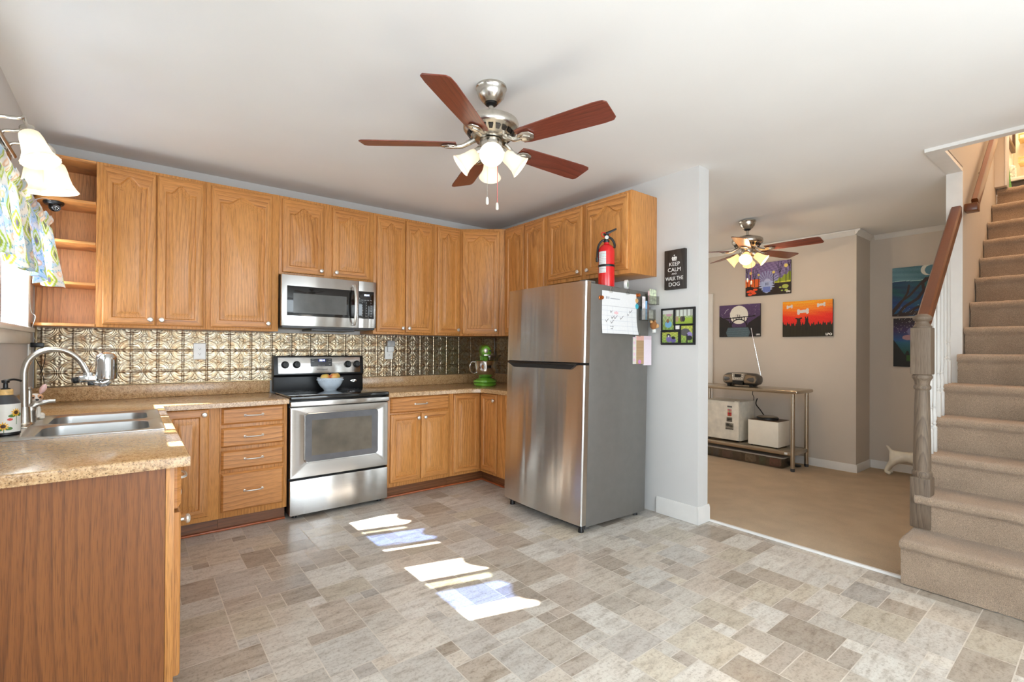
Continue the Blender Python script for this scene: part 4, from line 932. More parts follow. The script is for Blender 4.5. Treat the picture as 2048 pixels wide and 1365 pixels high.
# ------------------------------------------------------------------ curtain valance
def valance():
    t = thing('curtain_valance', 'gathered paisley valance in blue, lime and grey above the sink windows', 'curtain', (.09, -1.2, 2.03))
    y0, y1, n, m = -2.28, -.385, 420, 90
    s, v = np.meshgrid(np.linspace(0, 1, n), np.linspace(0, 1, m)); y = y0+(y1-y0)*s
    tp = 2.055+.010*np.sin(s*120)+.006*np.sin(s*47); bt = 1.635+.014*np.sin(s*21+.6)+.010*np.sin(s*52)-.02*np.clip((s-.8)/.2, 0, 1)
    z = tp+(bt-tp)*v
    amp = .006+.022*np.clip((v-.16)/.84, 0, 1); ph = s*58+1.2*np.sin(s*9)
    x = .088+amp*np.sin(ph)+.020*v+.010*np.sin(ph*.43+v*1.5)*v+.012*np.exp(-((v-.06)/.05)**2)-.010*np.exp(-((v-.14)/.03)**2)+.018*np.clip((s-.88)/.12, 0, 1)+.016*np.clip((s-.93)/.07, 0, 1)*v
    yy = y+.012*np.cos(ph)*v+.045*np.clip((s-.90)/.10, 0, 1)*v
    P = np.stack([x, yy, z], -1)
    U_, V_ = s*2.6, v*.55                                    # cloth coordinates in metres
    C = np.empty(P.shape); C[:] = (.87, .85, .83)
    def cell(su, sv, ou, ov):
        a = (U_+ou)/su; b = (V_+ov)/sv; r = np.floor(b); a = a+.5*np.mod(r, 2); return a-np.floor(a)-.5, b-np.floor(b)-.5
    a, b = cell(.15, .20, 0, 0); d = np.abs(a)*1.5+np.abs(b)**1.2*1.5
    wv = np.sin(U_*38+3*np.sin(V_*30)); k = (np.abs(wv-np.sin(V_*44)) < .35); C[k] = (.74, .81, .86)
    k = (np.abs(wv-np.sin(V_*44)-.75) < .16); C[k] = (.46, .68, .74)
    k = (np.abs(wv-np.sin(V_*44)+.7) < .05); C[k] = (.55, .58, .62)
    C[d < .50] = (.74, .78, .40); C[d < .36] = (.88, .87, .83); C[d < .24] = (.68, .72, .28); C[d < .13] = (.56, .54, .62)
    a, b = cell(.15, .20, .075, .05); C[np.hypot(a*1.2, b*1.6) < .17] = (.88, .76, .66); C[np.hypot(a*1.2, b*1.6) < .09] = (.92, .88, .84)
    o = mesh_obj('fabric_panel', grid_mesh('fabric_panel', P, C), FABRIC, t, ang=80); md = o.modifiers.new('cloth', 'SOLIDIFY'); md.thickness = .0016
    bm = NB(); tube(bm, [(.082, -2.32, 2.030), (.082, -.33, 2.030)], .008, 10); tube(bm, [(.002, -.345, 2.03), (.082, -.335, 2.03)], .007, 8); tube(bm, [(.002, -2.30, 2.03), (.082, -2.30, 2.03)], .007, 8); obj('curtain_rod', bm, WHITE, t)
valance()
# hanging ornament against the window glass (dark outline seen at the left border)
bm = NB()
for k, (z, r) in enumerate(((1.56, .030), (1.50, .022), (1.46, .016))): lathe(bm, [(r*.55, -.004), (r, -.002), (r, .002), (r*.55, .004)], (-.03, -.985, z), X, 20, cap=False)
tube(bm, [(-.03, -.985, 1.59), (-.03, -.985, 2.05)], .001, 5)
tag(obj('window_ornament', bm, BLACK, None, (-.03, -.985, 1.5)), 'small black hanging ornament in front of the sink window', 'ornament')
# ------------------------------------------------------------------ at the sink
def faucet():
    y = -1.25; t = thing('kitchen_faucet', 'tall brushed nickel gooseneck faucet with chrome filter at the sink', 'faucet', (.115, y, ZC+.004)); z = ZC+.004
    bm = NB(); lathe(bm, [(.030, 0), (.030, .006), (.024, .012), (.021, .05), (.018, .085)], (.115, y, z), UP, 24); bx(bm, (.088, y-.13, z), (.142, y+.13, z+.006), .003); obj('base', bm, NICKEL, t)
    pts = [(.115, y, z+.06), (.113, y, z+.20), (.115, y, z+.258), (.130, y, z+.305), (.165, y, z+.338), (.212, y, z+.352), (.262, y, z+.340), (.303, y, z+.302), (.328, y, z+.250), (.336, y, z+.225)]
    bm = NB(); tube(bm, smooth_path(pts, 6), .0135, 14); obj('spout', bm, NICKEL, t)
    f = NB(); bx(f, (.300, y-.022, z+.190), (.372, y+.022, z+.226), .010); lathe(f, [(.017, -.022), (.020, .0), (.018, .014)], (.336, y, z+.225), UP, 18)
    tube(f, smooth_path([(.345, y, z+.200), (.368, y, z+.188), (.396, y, z+.185), (.415, y, z+.20)], 5), [.016]*8+[.020]*8, 12)
    fb = obj('filter_mount', f, CHROME, t)
    bm = NB(); lathe(bm, [(.030, .200), (.041, .206), (.043, .225), (.043, .300), (.040, .318), (.028, .332), (.008, .337)], (.406, y, z), UP, 32); obj('filter_canister', bm, CHROME, fb)
    bm = NB(); lathe(bm, [(.013, 0), (.015, .004), (.015, .020), (.010, .026)], (.303, y, z+.205), (-1, -.35, -.25), 16); bx(bm, (.335, y-.014, z+.176), (.362, y+.014, z+.192), .003); obj('filter_knob', bm, BLACK, fb)
    bm = NB(); lathe(bm, [(.018, 0), (.017, .05), (.020, .062), (.015, .075)], (.128, y+.075, z+.004), UP, 20); tube(bm, smooth_path([(.128, y+.075, z+.075), (.150, y+.076, z+.088), (.185, y+.075, z+.098), (.215, y+.073, z+.100)], 4), [.014]*4+[.011]*4+[.009]*5, 12); obj('lever_handle', bm, NICKEL, t)
    s = NB(); lathe(s, [(.017, 0), (.016, .05), (.011, .07), (.011, .14), (.009, .15), (.012, .158), (.008, .166)], (.112, y+.16, z), UP, 18); obj('side_sprayer', s, NICKEL, t)
faucet()
def soap():
    x, y, z = .096, -1.545, ZC+.0045; t = thing('soap_dispenser', 'white soap bottle with sunflower print and black pump at the sink corner', 'soap dispenser', (x, y, z)); at = (x, y, z)
    bm = NB(); lathe(bm, [(.042, 0), (.046, .003), (.046, .012)], at, UP, 32); obj('base_ring', bm, BLACK, t)
    u, v = np.meshgrid(np.linspace(0, 1, 260), np.linspace(0, 1, 90)); th = 2*math.pi*u
    P = np.stack([x+.0455*np.cos(th), y+.0455*np.sin(th), z+.010+v*.118], -1); C = np.empty(P.shape); C[:] = (.90, .885, .85)
    S_ = u*2*math.pi*.0455; Zz = v*.118
    for cx_, cz in ((.165, .075), (.215, .028), (.110, .030), (.255, .082), (.05, .07), (.02, .03)):
        dx, dz = S_-cx_, Zz-cz; q = np.hypot(dx, dz); an = np.arctan2(dz, dx)
        lf_ = (np.hypot((dx-.016)/.012, (dz+.010)/.007) < 1) | (np.hypot((dx+.014)/.012, (dz+.013)/.006) < 1) | ((np.abs(dx-.002) < .001) & (dz < 0) & (dz > -.05)); C[lf_] = (.30, .47, .20)
        C[q < .018*(.78+.22*np.cos(an*11))] = (.93, .70, .14); C[q < .008] = (.28, .16, .08)
    for cx_, cz in ((.19, .052), (.135, .052), (.235, .055)): C[np.hypot((S_-cx_)/.009, (Zz-cz)/.005) < 1] = (.82, .24, .20)
    b = mesh_obj('bottle', grid_mesh('bottle', P, C), PRINT, t, ang=60)
    bm = NB(); lathe(bm, [(.0455, .128), (.044, .134), (.030, .158), (.022, .164)], at, UP, 32); obj('shoulder', bm, DGREY, t)
    bm = NB(); lathe(bm, [(.021, .163), (.023, .165), (.023, .185), (.021, .187)], at, UP, 24); obj('wooden_collar', bm, plain('pale_bamboo', (220, 178, 112), .5, var=.1, scale=60), t)
    bm = NB(); lathe(bm, [(.015, .186), (.015, .190), (.008, .193), (.007, .212), (.012, .214), (.013, .224), (.006, .227)], at, UP, 20); tube(bm, smooth_path([(x, y, z+.222), (x+.02, y+.022, z+.226), (x+.040, y+.044, z+.218)], 4), .0045, 8); obj('pump', bm, BLACK, t)
soap()
def dog_holder():
    WD = plain('glazed_white_ceramic', (236, 228, 216), .2, coat=.4); BR = plain('tan_ceramic_patch', (216, 160, 116), .3, coat=.3); PK = plain('pink_ear_inside', (226, 186, 178), .35)
    x, y, z = .120, -1.01, ZC+.0045; n0 = set(bpy.data.meshes); t = thing('dog_figurine', 'white ceramic dog figurine with tan eye patches sitting behind the faucet', 'figurine', (x, y, z)); O = V((x, y, z)); f = V((.35, -.94, 0)).normalized(); s = V((f.y, -f.x, 0))
    bm = NB(); c = O+V((0, 0, .048)); ball(bm, c, .034, (1, 1, 1.35)); ball(bm, c+f*.008+V((0, 0, .035)), .024, (1, 1, 1.1))
    for k in (-1, 1):
        ball(bm, O+f*.020+s*.028*k+V((0, 0, .020)), .020, (1, 1, .98)); ball(bm, O+f*.045+s*.026*k+V((0, 0, .010)), .013, (1.1, 1.1, .75)); tube(bm, [O+f*.024+s*.014*k+V((0, 0, .075)), O+f*.034+s*.013*k+V((0, 0, .010))], [.011, .010], 10)
    obj('body', bm, WD, t)
    hc = O+f*.010+V((0, 0, .128)); bm = NB(); ball(bm, hc, .038, (1, 1, .88)); ball(bm, hc+f*.030-V((0, 0, .010)), .020, (1, 1, .8)); h = obj('head', bm, WD, t)
    bm = NB()
    for k in (-1, 1): ball(bm, hc+f*.022+s*.018*k+V((0, 0, .010)), .0175, (1, 1, 1))
    obj('eye_patch', bm, BR, h)
    bm = NB()
    for k in (-1, 1): ball(bm, hc+f*.034+s*.017*k+V((0, 0, .010)), .0072)
    ball(bm, hc+f*.049-V((0, 0, .004)), .0075, (1.2, 1.2, .8)); obj('eyes_and_nose', bm, BLACK, h)
    for k in (-1, 1):
        e = hc+s*.026*k+V((0, 0, .028)); d = (s*k*.42+V((0, 0, 1))).normalized(); bm = NB(); lathe(bm, [(.004, 0), (.014, .018), (.017, .038), (.012, .056), (.002, .066)], e, d, 16); obj('ear', bm, PK, h)
    for me in set(bpy.data.meshes)-n0: me.transform(Matrix.Scale(.80, 4))
dog_holder()
bm = NB(); bx(bm, (.240, -1.645, ZC-.160), (.305, -1.59, ZC-.127), .01); c = (.27, -1.62, ZC-.160)
tag(obj('sponge', bm, plain('pale_blue_sponge', (150, 190, 222), .9, var=.1, scale=200, bump=.5), None, c), 'pale blue sponge lying in the near sink bowl', 'sponge')
# outlets, plug and cords
def outlet(label, at, R, N, duplex=True):
    at, R, N = V(at), V(R), V(N); t = thing('wall_outlet', label, 'outlet', at); bm = NB()
    P = lambda w, h, d: [at+R*a*w+V((0, 0, b*h))+N*d for a, b in ((-1, -1), (1, -1), (1, 1), (-1, 1))]
    loops(bm, [P(.0405, .062, 0), P(.0405, .062, .003), P(.037, .058, .006)], cap0=True, cap1=True); pl = obj('cover_plate', bm, WHITE, t)
    for s in (-1, 1):
        bm = NB(); loops(bm, [[at+R*(.0165*math.cos(q))+V((0, 0, s*.0205+max(-.0125, min(.0125, .0165*math.sin(q)))))+N*d for q in np.linspace(0, 2*math.pi, 25)[:-1]] for d in (.0055, .0085)], cap0=True, cap1=True); soc = obj('socket', bm, WHITE, t)
        bm = NB()
        for dx in (-.006, .006): prism(bm, [at+R*(dx-.0011)+V((0, 0, s*.0205-.001))+N*.0088, at+R*(dx+.0011)+V((0, 0, s*.0205-.001))+N*.0088, at+R*(dx+.0011)+V((0, 0, s*.0205+.007))+N*.0088, at+R*(dx-.0011)+V((0, 0, s*.0205+.007))+N*.0088], N*.0004)
        lathe(bm, [(.0026, .0087), (.0026, .0092)], at+V((0, 0, s*.0205-.006)), N, 12); obj('slots', bm, BLACK, soc)
    return t
outlet('white duplex wall outlet on the tin backsplash left of the range', (.9125, -.0105, 1.237), X, NY)
outlet('white wall outlet on the tin backsplash right of the range, under the night light', (2.449, -.0105, 1.225), X, NY)
t = thing('night_light', 'clear plug-in night light in the outlet right of the range', 'night light', (2.455, -.02, 1.262))
bm = NB(); bx(bm, (2.425, -.048, 1.235), (2.487, -.0195, 1.285), .006); obj('plug_body', bm, plain('frosted_white_plastic', (226, 228, 226), .3), t)
bm = NB(); bx(bm, (2.418, -.060, 1.285), (2.495, -.020, 1.345), .010); obj('lens', bm, plain('clear_lens', (226, 230, 232), .08, trans=.6), t)
outlet('white outlet on the window wall near the corner, holding the black adapter', (.0015, -.185, 1.255), (0, 1, 0), X)
bm = NB(); bx(bm, (.0105, -.212, 1.262), (.072, -.158, 1.292), .004); c = (.04, -.185, 1.262)
tag(obj('power_adapter', bm, BLACK, None, c), 'black power adapter plugged into the window wall by the corner', 'adapter')
bm = NB(); tube(bm, smooth_path([(.03, -.18, 1.264), (.028, -.165, 1.20), (.045, -.12, 1.14), (.055, -.08, 1.08), (.06, -.05, 1.02), (.075, -.035, 1.0)], 6), .0022, 6); tube(bm, smooth_path([(.06, -.17, 1.264), (.07, -.13, 1.21), (.055, -.09, 1.13), (.035, -.06, 1.08)], 6), .0022, 6)
tag(obj('adapter_cable', bm, BLACK, None, (.04, -.1, 1.1)), 'thin black cords hanging below the adapter in the left corner', 'cord')
bm = NB(); tube(bm, smooth_path([(.105, -.291, 2.174), (.06, -.325, 2.17), (.014, -.30, 2.10), (.012, -.285, 1.75), (.020, -.29, 1.50), (.045, -.325, 1.45), (.030, -.300, 1.385), (.028, -.24, 1.33), (.042, -.205, 1.294)], 6), .002, 6)
tag(obj('camera_cord', bm, plain('grey_cord', (172, 170, 166), .5), None, (.03, -.1, 1.4)), 'thin grey cord running down the corner beside the open shelves', 'cord')
t = thing('security_camera', 'small black dome camera under the upper open shelf', 'camera', (.112, -.235, 2.18)); c = V((.112, -.235, 2.1805))
bm = NB(); lathe(bm, [(.050, 0), (.050, -.010), (.044, -.020)], c, UP, 28); obj('mount', bm, BLACK, t)
bm = NB(); ball(bm, c+V((.006, -.012, -.034)), .030); obj('dome', bm, BLACKG, t)
bm = NB(); a = V((.40, -.85, -.35)).normalized(); lathe(bm, [(.020, 0), (.021, .003), (.019, .005), (.012, .005)], c+V((.006, -.012, -.034))+a*.026, a, 22, cap=False); obj('lens_ring', bm, DGREY, t)
bm = NB()
for k in range(6): q = k*math.pi/3; u_, w_, n_ = basis(a); lathe(bm, [(.0022, 0), (.0022, .001)], c+V((.006, -.012, -.034))+a*.0305+u_*.008*math.cos(q)+w_*.008*math.sin(q), a, 8)
obj('infrared_leds', bm, WHITE, t)
# ------------------------------------------------------------------ on the range and right worktop
t = thing('fruit_bowl', 'white-blue ceramic bowl of apples on the black glass cooktop', 'bowl', (1.822, -.248, .9125)); at = (1.822, -.248, .9125)
bm = NB(); lathe(bm, [(.050, 0), (.052, .006), (.056, .010), (.080, .034), (.098, .066), (.104, .098), (.106, .104), (.103, .107), (.099, .100), (.093, .068), (.075, .038), (.04, .018), (.001, .016)], at, UP, 48, cap=False)
lathe(bm, [(.001, 0), (.050, 0)], at, UP, 48, cap=False); obj('bowl_shell', bm, plain('pale_blue_glaze', (212, 224, 234), .2, coat=.4), t)
bm = NB()
for k in range(30): q = 2*math.pi*k/30; ball(bm, (at[0]+.1045*math.cos(q), at[1]+.1045*math.sin(q), at[2]+.088), .0042, seg=8, rings=6)
obj('raised_beads', bm, plain('pale_blue_glaze', (0, 0, 0)), t)
def apple_mat():
    k = NT('red_yellow_apple_skin', .3, coat=.2); co = k.obj(rnd=1); n_ = k.noise(co, 9, 4, .6, dist=.3)
    k.color(k.ramp(n_, [(.36, (222, 196, 96)), (.48, (232, 170, 92)), (.58, (214, 96, 74)), (.7, (196, 60, 58))])); return k.m
AP = apple_mat()
for i, (dx, dy, dz, lab) in enumerate(((-.046, -.02, .102, 'red apple at the left of the fruit bowl'), (.022, -.034, .105, 'yellow-red apple in the front middle of the fruit bowl'), (.052, .028, .106, 'red apple at the right back of the fruit bowl'))):
    c = V((at[0]+dx, at[1]+dy, at[2]+dz)); t2 = thing('apple', lab, 'apple', c, 'apples in the bowl'); bm = NB()
    lathe(bm, [(.004, .022), (.014, .030), (.026, .031), (.036, .020), (.040, .004), (.037, -.012), (.028, -.026), (.016, -.033), (.006, -.030)], c, (.25*math.sin(i*2.1), .2*math.cos(i), 1), 24); obj('flesh', bm, AP, t2)
    bm = NB(); tube(bm, [c+V((0, 0, .020)), c+V((.003, 0, .034)), c+V((.008, .002, .042))], .0014, 6); obj('stem', bm, plain('apple_stem', (92, 64, 40), .7), t2)
def mixer():
    GR = plain('lime_green_enamel', (112, 176, 52), .2, var=.03, coat=.5)
    O = V((3.315, -.395, ZC+.0005)); t = thing('stand_mixer', 'lime green stand mixer with steel bowl on the right worktop corner', 'mixer', O); f = V((-.50, -.866, 0)); s = V((.866, -.5, 0)); u = V((0, 0, 1))
    def oval(c, a, b, z, n=32): return [c+s*(a*math.cos(q))+f*(b*math.sin(q))+u*z for q in np.linspace(0, 2*math.pi, n+1)[:-1]]
    bm = NB(); loops(bm, [oval(O, .108, .150, 0), oval(O, .118, .160, .008), oval(O, .120, .162, .022), oval(O, .112, .154, .030)], cap0=True, cap1=True)
    loops(bm, [oval(O, .113, .155, .033), oval(O, .121, .163, .040), oval(O, .118, .160, .055), oval(O, .095, .135, .066), oval(O+f*.02, .070, .085, .074), oval(O+f*.03, .060, .062, .085)], cap0=True, cap1=True); obj('foot', bm, GR, t)
    bm = NB(); cc = O-f*.095; loops(bm, [oval(cc, .062, .050, .06), oval(cc, .050, .045, .11), oval(cc, .044, .044, .20), oval(cc, .048, .055, .27), oval(cc, .05, .06, .30)], cap0=True, cap1=True); obj('column', bm, GR, t)
    bm = NB(); L = [(-.185, .030, .0), (-.175, .050, .004), (-.12, .061, .006), (0, .063, .004), (.10, .060, 0), (.150, .054, 0), (.170, .044, 0), (.178, .024, 0)]
    loops(bm, [[O+f*(d-.01)+s*(r*.92*math.cos(q))+u*(.345+dz+r*1.05*math.sin(q)) for q in np.linspace(0, 2*math.pi, 29)[:-1]] for d, r, dz in L], cap0=True, cap1=True); hd = obj('motor_head', bm, GR, t)
    bm = NB(); lathe(bm, [(.022, 0), (.022, .010), (.016, .014), (.004, .015)], O+f*.168+u*.352+s*-.008, f, 22); obj('hub_cap', bm, KNOBM, hd)
    bm = NB(); lathe(bm, [(.010, 0), (.010, .012)], O+f*.164+u*.352+s*.034, f, 14); obj('hub_knob', bm, BLACK, hd)
    bm = NB(); c = O+f*.166+u*.308; prism(bm, [c-s*.027-u*.006, c+s*.027-u*.006, c+s*.027+u*.007, c-s*.027+u*.007], f*.004, bev=.002); obj('name_band', bm, KNOBM, hd)
    bc = O+f*.055; bm = NB(); lathe(bm, [(.055, .078), (.06, .082), (.05, .086)], bc, UP, 32); obj('bowl_seat', bm, GR, t)
    bm = NB(); lathe(bm, [(.045, .088), (.062, .094), (.088, .118), (.101, .150), (.106, .19), (.108, .245), (.111, .250), (.109, .252), (.105, .246), (.102, .19), (.096, .150), (.082, .120), (.02, .10)], bc, UP, 44, cap=False); bw = obj('bowl', bm, CHROME, t)
    bm = NB(); b0 = bc-s*.104; tube(bm, smooth_path([b0+u*.235, b0-s*.030+u*.238, b0-s*.050+u*.205, b0-s*.045+u*.150, b0-s*.012+u*.125, b0+s*.01+u*.130], 5), .008, 10); obj('bowl_handle', bm, CHROME, bw)
    bm = NB(); lathe(bm, [(.026, 0), (.024, -.03), (.012, -.05), (.010, -.10)], O+f*.085+u*.292, UP, 18); obj('beater_shaft', bm, GR, t)
    bm = NB(); c = bc+s*.02+u*.262; loops(bm, [[c+s*(a_*math.cos(q))+f*(b_*math.sin(q))+u*z for q in np.linspace(-1.2, 1.6, 14)] for a_, b_, z in ((.102, .106, -.008), (.108, .112, .010), (.138, .125, .045))], closed=False); o = obj('pouring_shield', bm, CLEARP, t); o.modifiers.new('thick', 'SOLIDIFY').thickness = .002
    bm = NB(); lathe(bm, [(.010, 0), (.014, .012), (.010, .022)], O-f*.06+s*.05+u*.22, s, 14); obj('speed_knob', bm, BLACK, t)
mixer()
# ------------------------------------------------------------------ pictures on the walls
def canvas(label, x, y_left, z0, w, h, f, nx=150, ny=110, th=.022, sig=None, edge=(40, 36, 36)):
    """canvas on a wall facing -x; y_left is its left edge as seen"""
    t = thing('canvas_painting', label, 'painting', (x, y_left-w/2, z0))
    bm = NB(); bx(bm, (x-th, y_left-w, z0), (x-.001, y_left, z0+h), .002); obj('stretched_canvas', bm, plain('canvas_edge_%d_%d_%d' % edge, edge, .6), t)
    art('painted_face', (x-th-.0006, y_left, z0), (0, -1, 0), UP, w, h, nx, ny, f, PAINTING, t)
    if sig: text('signature', 'LPO', .034*sig, (x-th-.0012, y_left-w+.036*sig, z0+.022), (0, -1, 0), UP, WHITE, t, depth=.0003, bold=.0015)
class A:
    """tiny painting board: sRGB layers in 0..1 coordinates"""
    def __init__(s, u, v, asp): s.u, s.v, s.x, s.y = u, v, u*asp, v; s.c = np.zeros(u.shape+(3,)); s.rng = np.random.RandomState(5)
    def put(s, m, c): s.c[m] = c
    def bg(s, fn): s.c[:] = np.stack(fn(s.u, s.v), -1)
    def disk(s, x, y, r, c): s.put(np.hypot(s.x-x, s.y-y) < r, c)
    def line(s, pts, w, c):
        for (x0, y0), (x1, y1) in zip(pts, pts[1:]):
            dx, dy = x1-x0, y1-y0; t = np.clip(((s.x-x0)*dx+(s.y-y0)*dy)/(dx*dx+dy*dy+1e-9), 0, 1)
            s.put(np.hypot(s.x-x0-t*dx, s.y-y0-t*dy) < w, c)
    def jit(s, a): s.c += (s.rng.rand(*s.u.shape)[..., None]-.5)*a
    def out(s): return s.c[..., 0], s.c[..., 1], s.c[..., 2]
def p_park(u, v):
    a = A(u, v, 1.32); st = np.sin(u*60+v*35)*.04+np.sin(v*80-u*30)*.03
    a.bg(lambda u, v: (.42+.10*v+st, .42+.02*v+st, .62+st)); a.jit(.10)
    q = np.hypot(a.x-.66, a.y-.40); ray = (np.sin(np.arctan2(a.y-.36, a.x-.66)*26) > .1) & (q < .34) & (a.y > .24); a.put(ray, (.62, .64, .80)); a.put((q < .10), (.72, .74, .88))
    a.put((a.x < .44-.3*np.clip(v-.48, 0, 1)) & (v < .52-.9*np.clip(u-.2, 0, 1)**2), (.90, .40, .14)); a.put((a.x < .3) & (v < .40) & (np.sin(u*70) > .3), (.96, .52, .20))
    a.put((a.x > .86) & (v < .38+.28*(u-.65)/.35+.03*np.sin(u*60)), (.55, .62, .16)); a.put((a.x > .86) & (v < .36+.1*(u-.65)), (.80, .80, .28))
    a.put(v < .28+.02*np.sin(u*20), (.14, .09, .08)); a.put((a.x > .85) & (v < .34), (.14, .09, .08))
    wv = .19+.045*np.sign(np.sin(v*85))*np.abs(np.sin(v*85)); a.put((np.abs(a.x-.64) < wv*np.clip((v-.03)*5, 0, 1)) & (v < .42) & (v > .06), (.66, .72, .88)); a.put((np.abs(a.x-.64) < .11) & (v < .25) & (v > .1), (.42, .50, .80))
    D = (.10, .08, .12)
    for x, y0, y1, r in ((.16, .28, .70, .045), (.40, .28, .62, .035), (.84, .32, .66, .042), (1.19, .36, .82, .055)): a.line([(x, y0), (x, y1)], .010, D); a.disk(x, y1+.02, r, (.90, .82, .45)); 
    for x, y0, y1 in ((.28, .28, .55), (1.02, .32, .68), (.05, .28, .75), (1.28, .4, .85)):
        a.line([(x, y0), (x, y1)], .010, D)
        for dx, dy in ((-.09, .22), (.10, .24), (-.05, .30), (.05, .30)): a.line([(x, y1-.06), (x+dx*.5, y1+dy*.4), (x+dx, y1+dy)], .006, D)
    a.line([(.62, .30), (.62, .37)], .010, (.28, .30, .50)); a.line([(.68, .30), (.68, .37)], .010, (.30, .30, .50))
    for x, y in ((.10, .14), (.16, .16), (.22, .13), (.30, .19), (.26, .08), (.14, .05)): a.put(np.hypot((a.x-x)/.07, (a.y-y)/.035) < 1, (.95, .34, .16))
    for x, y, r in ((1.17, .22, .09), (1.03, .20, .035), (1.20, .10, .05), (1.08, .10, .03)): a.put(np.hypot((a.x-x)/r, (a.y-y)/(r*.7)) < 1, (.66, .72, .34))
    return a.out()
def p_bridge(u, v):
    a = A(u, v, 1.28); a.bg(lambda u, v: (.28+.06*v, .20+.05*v, .34+.08*v)); a.jit(.12)
    st = a.rng.rand(*u.shape) > .994; a.put(st & (v > .4), (.9, .88, .92))
    a.line([(.17, .74), (.23, .84), (.30, .88)], .006, (.85, .84, .88))
    a.disk(.63, .68, .285, (.93, .92, .88)); a.put((np.hypot(a.x-.56, a.y-.66) < .05), (.88, .87, .84))
    D = (.07, .05, .07); a.put((a.x < .48-.62*(v-.22)) & (v < .66-.5*(a.x-.0)) , (.12, .10, .10)); a.put((a.x > .86+.62*(v-.30)) & (v < .16+.62*(a.x-.5)*1.0), (.11, .09, .10))
    a.put(v < .30, (.09, .08, .09)); a.put((np.abs(a.x-.60) < .38-.4*np.abs(v-.13)) & (v < .29), (.30, .38, .42)); a.put((np.sin(v*110+u*9) > .4) & (np.abs(a.x-.58) < .33) & (v < .27), (.36, .45, .50))
    a.line([(.12, .575), (.63, .60), (1.12, .63)], .016, D); a.put((np.abs(np.hypot((a.x-.63)/1.0, (a.y-.30)/.98)-.25) < .018) & (v > .29), D)
    for x, y in ((.37, .34), (.88, .34), (.46, .49), (.80, .49), (.54, .54), (.72, .54)): a.line([(x, y), (x, .60)], .012, D)
    a.line([(.60, .60), (.60, .68)], .008, D); a.line([(.66, .60), (.66, .68)], .008, D); a.line([(.57, .68), (.62, .68)], .007, D)
    return a.out()
def p_dogs(u, v):
    a = A(u, v, 1.28); k = np.clip(v+.05*np.sin(u*4)+.02*np.sin(u*13+v*40), 0, 1)
    a.bg(lambda u, v: (np.interp(k, [.3, .62, .75, 1], [.86, .93, .96, .97]), np.interp(k, [.3, .55, .66, .80, 1], [.08, .14, .34, .52, .68]), np.interp(k, [.3, .6, 1], [.05, .08, .10]))); a.jit(.05)
    s = np.sin(v*90+2*np.sin(u*5)) > .75; a.c[s & (v > .55)] *= (1., .86, .7)
    g = .34+.03*np.sin(u*140)+.03*np.sin(u*61+1)+.05*np.abs(u-.5)**.8; a.put(v < g, (.12, .10, .05)); a.put((v < g-.05) & (np.sin(u*210) > .75), (.17, .16, .08))
    D = (.10, .08, .06)
    def bone(x, y, L, r):
        a.line([(x-L, y-.008), (x+L, y+.012)], r, (.86, .84, .84))
        for sx in (-1, 1):
            for sy in (-1, 1): a.disk(x+sx*L*1.05, y+sy*r*1.0+.008*sx, r*.85, (.86, .84, .84))
    bone(.19, .85, .055, .028); bone(1.00, .86, .075, .030); bone(.54, .70, .11, .042)
    a.put(np.hypot((a.x-.43)/.062, (a.y-.32)/.15) < 1, D); a.disk(.43, .46, .048, D); a.line([(.36, .51), (.43, .49), (.50, .515)], .020, D)
    a.put(np.hypot((a.x-.64)/.052, (a.y-.32)/.17) < 1, D); a.disk(.64, .47, .042, D); a.line([(.61, .48), (.605, .54)], .013, D); a.line([(.665, .48), (.665, .54)], .013, D)
    return a.out()
def p_sea(u, v):
    a = A(u, v, .74); w = np.sin(u*5+v*9)*.05+np.sin(v*60+u*4)*.03
    a.bg(lambda u, v: (np.where(v > .72, .32+w, .05+.02*u+w*.3), np.where(v > .72, .50+w, .38-.16*np.abs(np.sin(u*3+v*6))+w), np.where(v > .72, .56+w, .42+.06*np.sin(v*8)+w*.5)))
    a.jit(.06); a.put((np.abs(v-.715-.008*np.sin(u*9)) < .006), (.68, .82, .82))
    a.disk(.58, .91, .11, (.88, .88, .84)); a.disk(.63, .90, .095, (.30, .48, .55))
    D = (.16, .09, .10)
    for pts, w_ in (([(.0, .04), (.12, .22), (.2, .36), (.26, .48), (.28, .62)], .018), ([(.0, .10), (.15, .30), (.30, .42), (.42, .58), (.55, .74)], .020), ([(.08, .0), (.22, .2), (.42, .34), (.52, .50), (.50, .66), (.62, .76)], .026), ([(.2, .0), (.40, .16), (.62, .24), (.74, .26)], .024), ([(.0, .0), (.3, .05), (.74, .08)], .04)): a.line(pts, w_, D)
    for k in range(26): a.disk(.1+.5*(k*.37 % 1), .02+.20*(k*.61 % 1), .006, (.66, .70, .70))
    return a.out()
def p_night(u, v):
    a = A(u, v, .74); a.bg(lambda u, v: (np.interp(v, [0, .3, .55, .75, 1], [.04, .05, .12, .22, .08]), np.interp(v, [0, .3, .5, .75, 1], [.10, .30, .36, .16, .05]), np.interp(v, [0, .3, .55, .75, 1], [.06, .28, .55, .36, .10]))); a.jit(.06)
    a.put((a.rng.rand(*u.shape) > .985) & (v > .7), (.92, .92, .92))
    a.put(v < .34-.5*np.abs(np.sin(u*9))*.3-.2*u+.10*np.sin(u*26), (.04, .06, .05)); a.put((u < .3) & (v < .56-1.2*u), (.05, .06, .06)); a.put((np.abs(u-.35) < .05) & (v < .24) & (v > .12), (.16, .32, .10))
    a.put(np.hypot((a.x-.26)/.11, (a.y-.60)/.055) < 1, (.66, .52, .56)); a.put(np.hypot((a.x-.31)/.08, (a.y-.72)/.08) < 1, (.42, .42, .60))
    return a.out()
canvas('canvas of street lamps and glowing trees, highest of three on the beige wall', LX, -1.555, 1.925, .515, .385, p_park, sig=.7)
